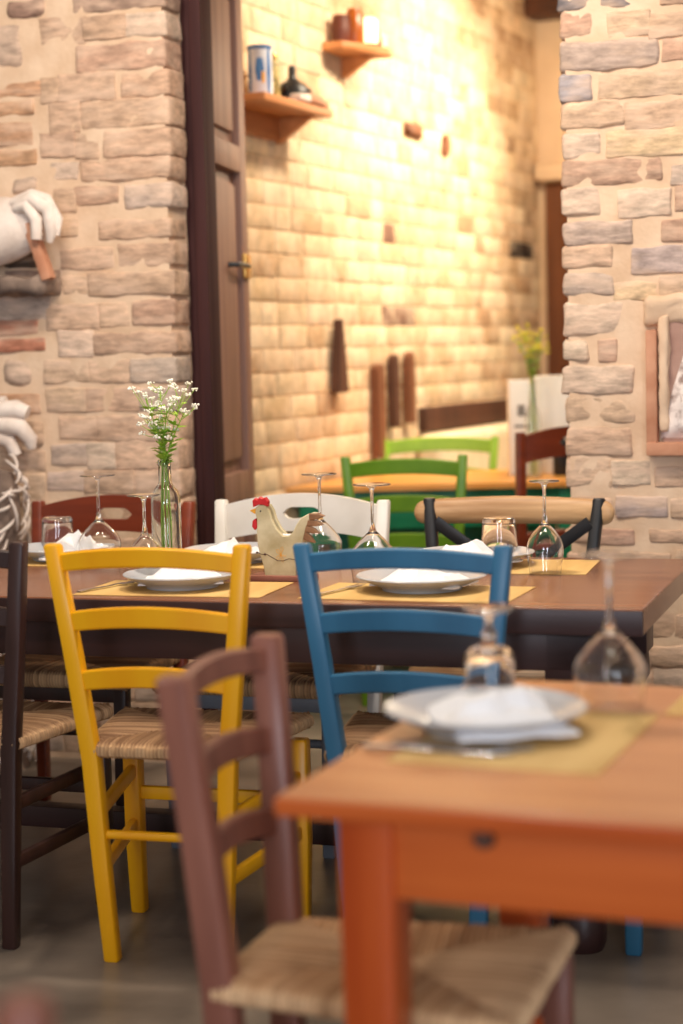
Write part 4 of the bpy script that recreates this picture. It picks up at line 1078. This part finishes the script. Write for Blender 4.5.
# ------------------------------------------------------------------ light
def area(name, loc, target, sx, sy, power, color, spread=PI):
    l = bpy.data.lights.new(name, 'AREA'); l.shape = 'RECTANGLE'; l.size = sx; l.size_y = sy; l.energy = power; l.color = color; l.spread = spread
    o = bpy.data.objects.new(name, l); C.objects.link(o); o.location = loc
    o.rotation_euler = (Vector(target)-Vector(loc)).to_track_quat('-Z', 'Y').to_euler(); return o
def spot(name, loc, target, power, color, size=70, blend=.6, r=.05):
    l = bpy.data.lights.new(name, 'SPOT'); l.energy = power; l.color = color; l.spot_size = rad(size); l.spot_blend = blend; l.shadow_soft_size = r
    o = bpy.data.objects.new(name, l); C.objects.link(o); o.location = loc
    o.rotation_euler = (Vector(target)-Vector(loc)).to_track_quat('-Z', 'Y').to_euler(); return o
def point(name, loc, power, color, r=.1):
    l = bpy.data.lights.new(name, 'POINT'); l.energy = power; l.color = color; l.shadow_soft_size = r
    o = bpy.data.objects.new(name, l); C.objects.link(o); o.location = loc; return o
def fpos(t, d, z):
    a = rad(FA); return (FO[0]+math.cos(a)*t+math.sin(a)*d, FO[1]+math.sin(a)*t-math.cos(a)*d, z)

W = bpy.data.worlds.new('World'); S.world = W; W.use_nodes = True
bg = W.node_tree.nodes['Background']; bg.inputs['Color'].default_value = (1.0, .92, .85, 1); bg.inputs['Strength'].default_value = .29

area('window_daylight', (1.6, -3.0, 1.9), (.3, 4, .8), 1.0, 1.9, 112, (.82, .88, 1.0))
area('window_daylight', (-1.4, -3.0, 1.9), (-.4, 4, .8), 1.0, 1.9, 112, (.82, .88, 1.0))
area('ceiling_lamp_table', (.1, 4.2, 3.0), (.1, 4.2, 0), .18, .18, 33, (1.0, .87, .72))
area('ceiling_lamp_wall', (-.9, 3.9, 3.3), (-1.2, 5.9, 1.2), .5, .3, 36, (1.0, .87, .73))
area('ceiling_lamp_wall', (.6, 3.7, 3.3), (.8, 5.3, 1.2), .5, .3, 19, (1.0, .87, .73))
point('ceiling_bulb', (.5, 1.9, 2.7), 18, (1.0, .91, .80), .05)
point('ceiling_bulb', (-1.5, 2.5, 2.6), 18, (1.0, .89, .76), .04)
spot('far_spot', fpos(1.85, 1.6, 3.4), fpos(1.9, 0, 2.0), 500, (1.0, .84, .62), 78, .9, .12)
spot('far_spot', fpos(.55, 1.3, 3.45), fpos(.5, 0, 1.4), 270, (1.0, .84, .62), 100, .9, .12)
point('far_fill', (1.35, 8.9, 2.6), 52, (1.0, .82, .58), .12)  # added fill to brighten the room's far end, no fitting seen

# ------------------------------------------------------------------ camera
cam = bpy.data.cameras.new('Camera'); co = bpy.data.objects.new('Camera', cam); C.objects.link(co)
cam.sensor_fit = 'VERTICAL'; cam.sensor_height = 36; cam.lens = 1800/1024*36
co.matrix_world = Matrix.Translation((0, 0, 1.32)) @ Matrix.Rotation(rad(90-5.1), 4, 'X') @ Matrix.Rotation(rad(-1.4), 4, 'Z')
cam.dof.use_dof = True; cam.dof.focus_distance = 4.45; cam.dof.aperture_fstop = 1.85
S.camera = co
S.view_settings.view_transform = 'Standard'; S.view_settings.look = 'None'; S.view_settings.gamma = 1; S.view_settings.use_curve_mapping = False
S.view_settings.exposure = 0
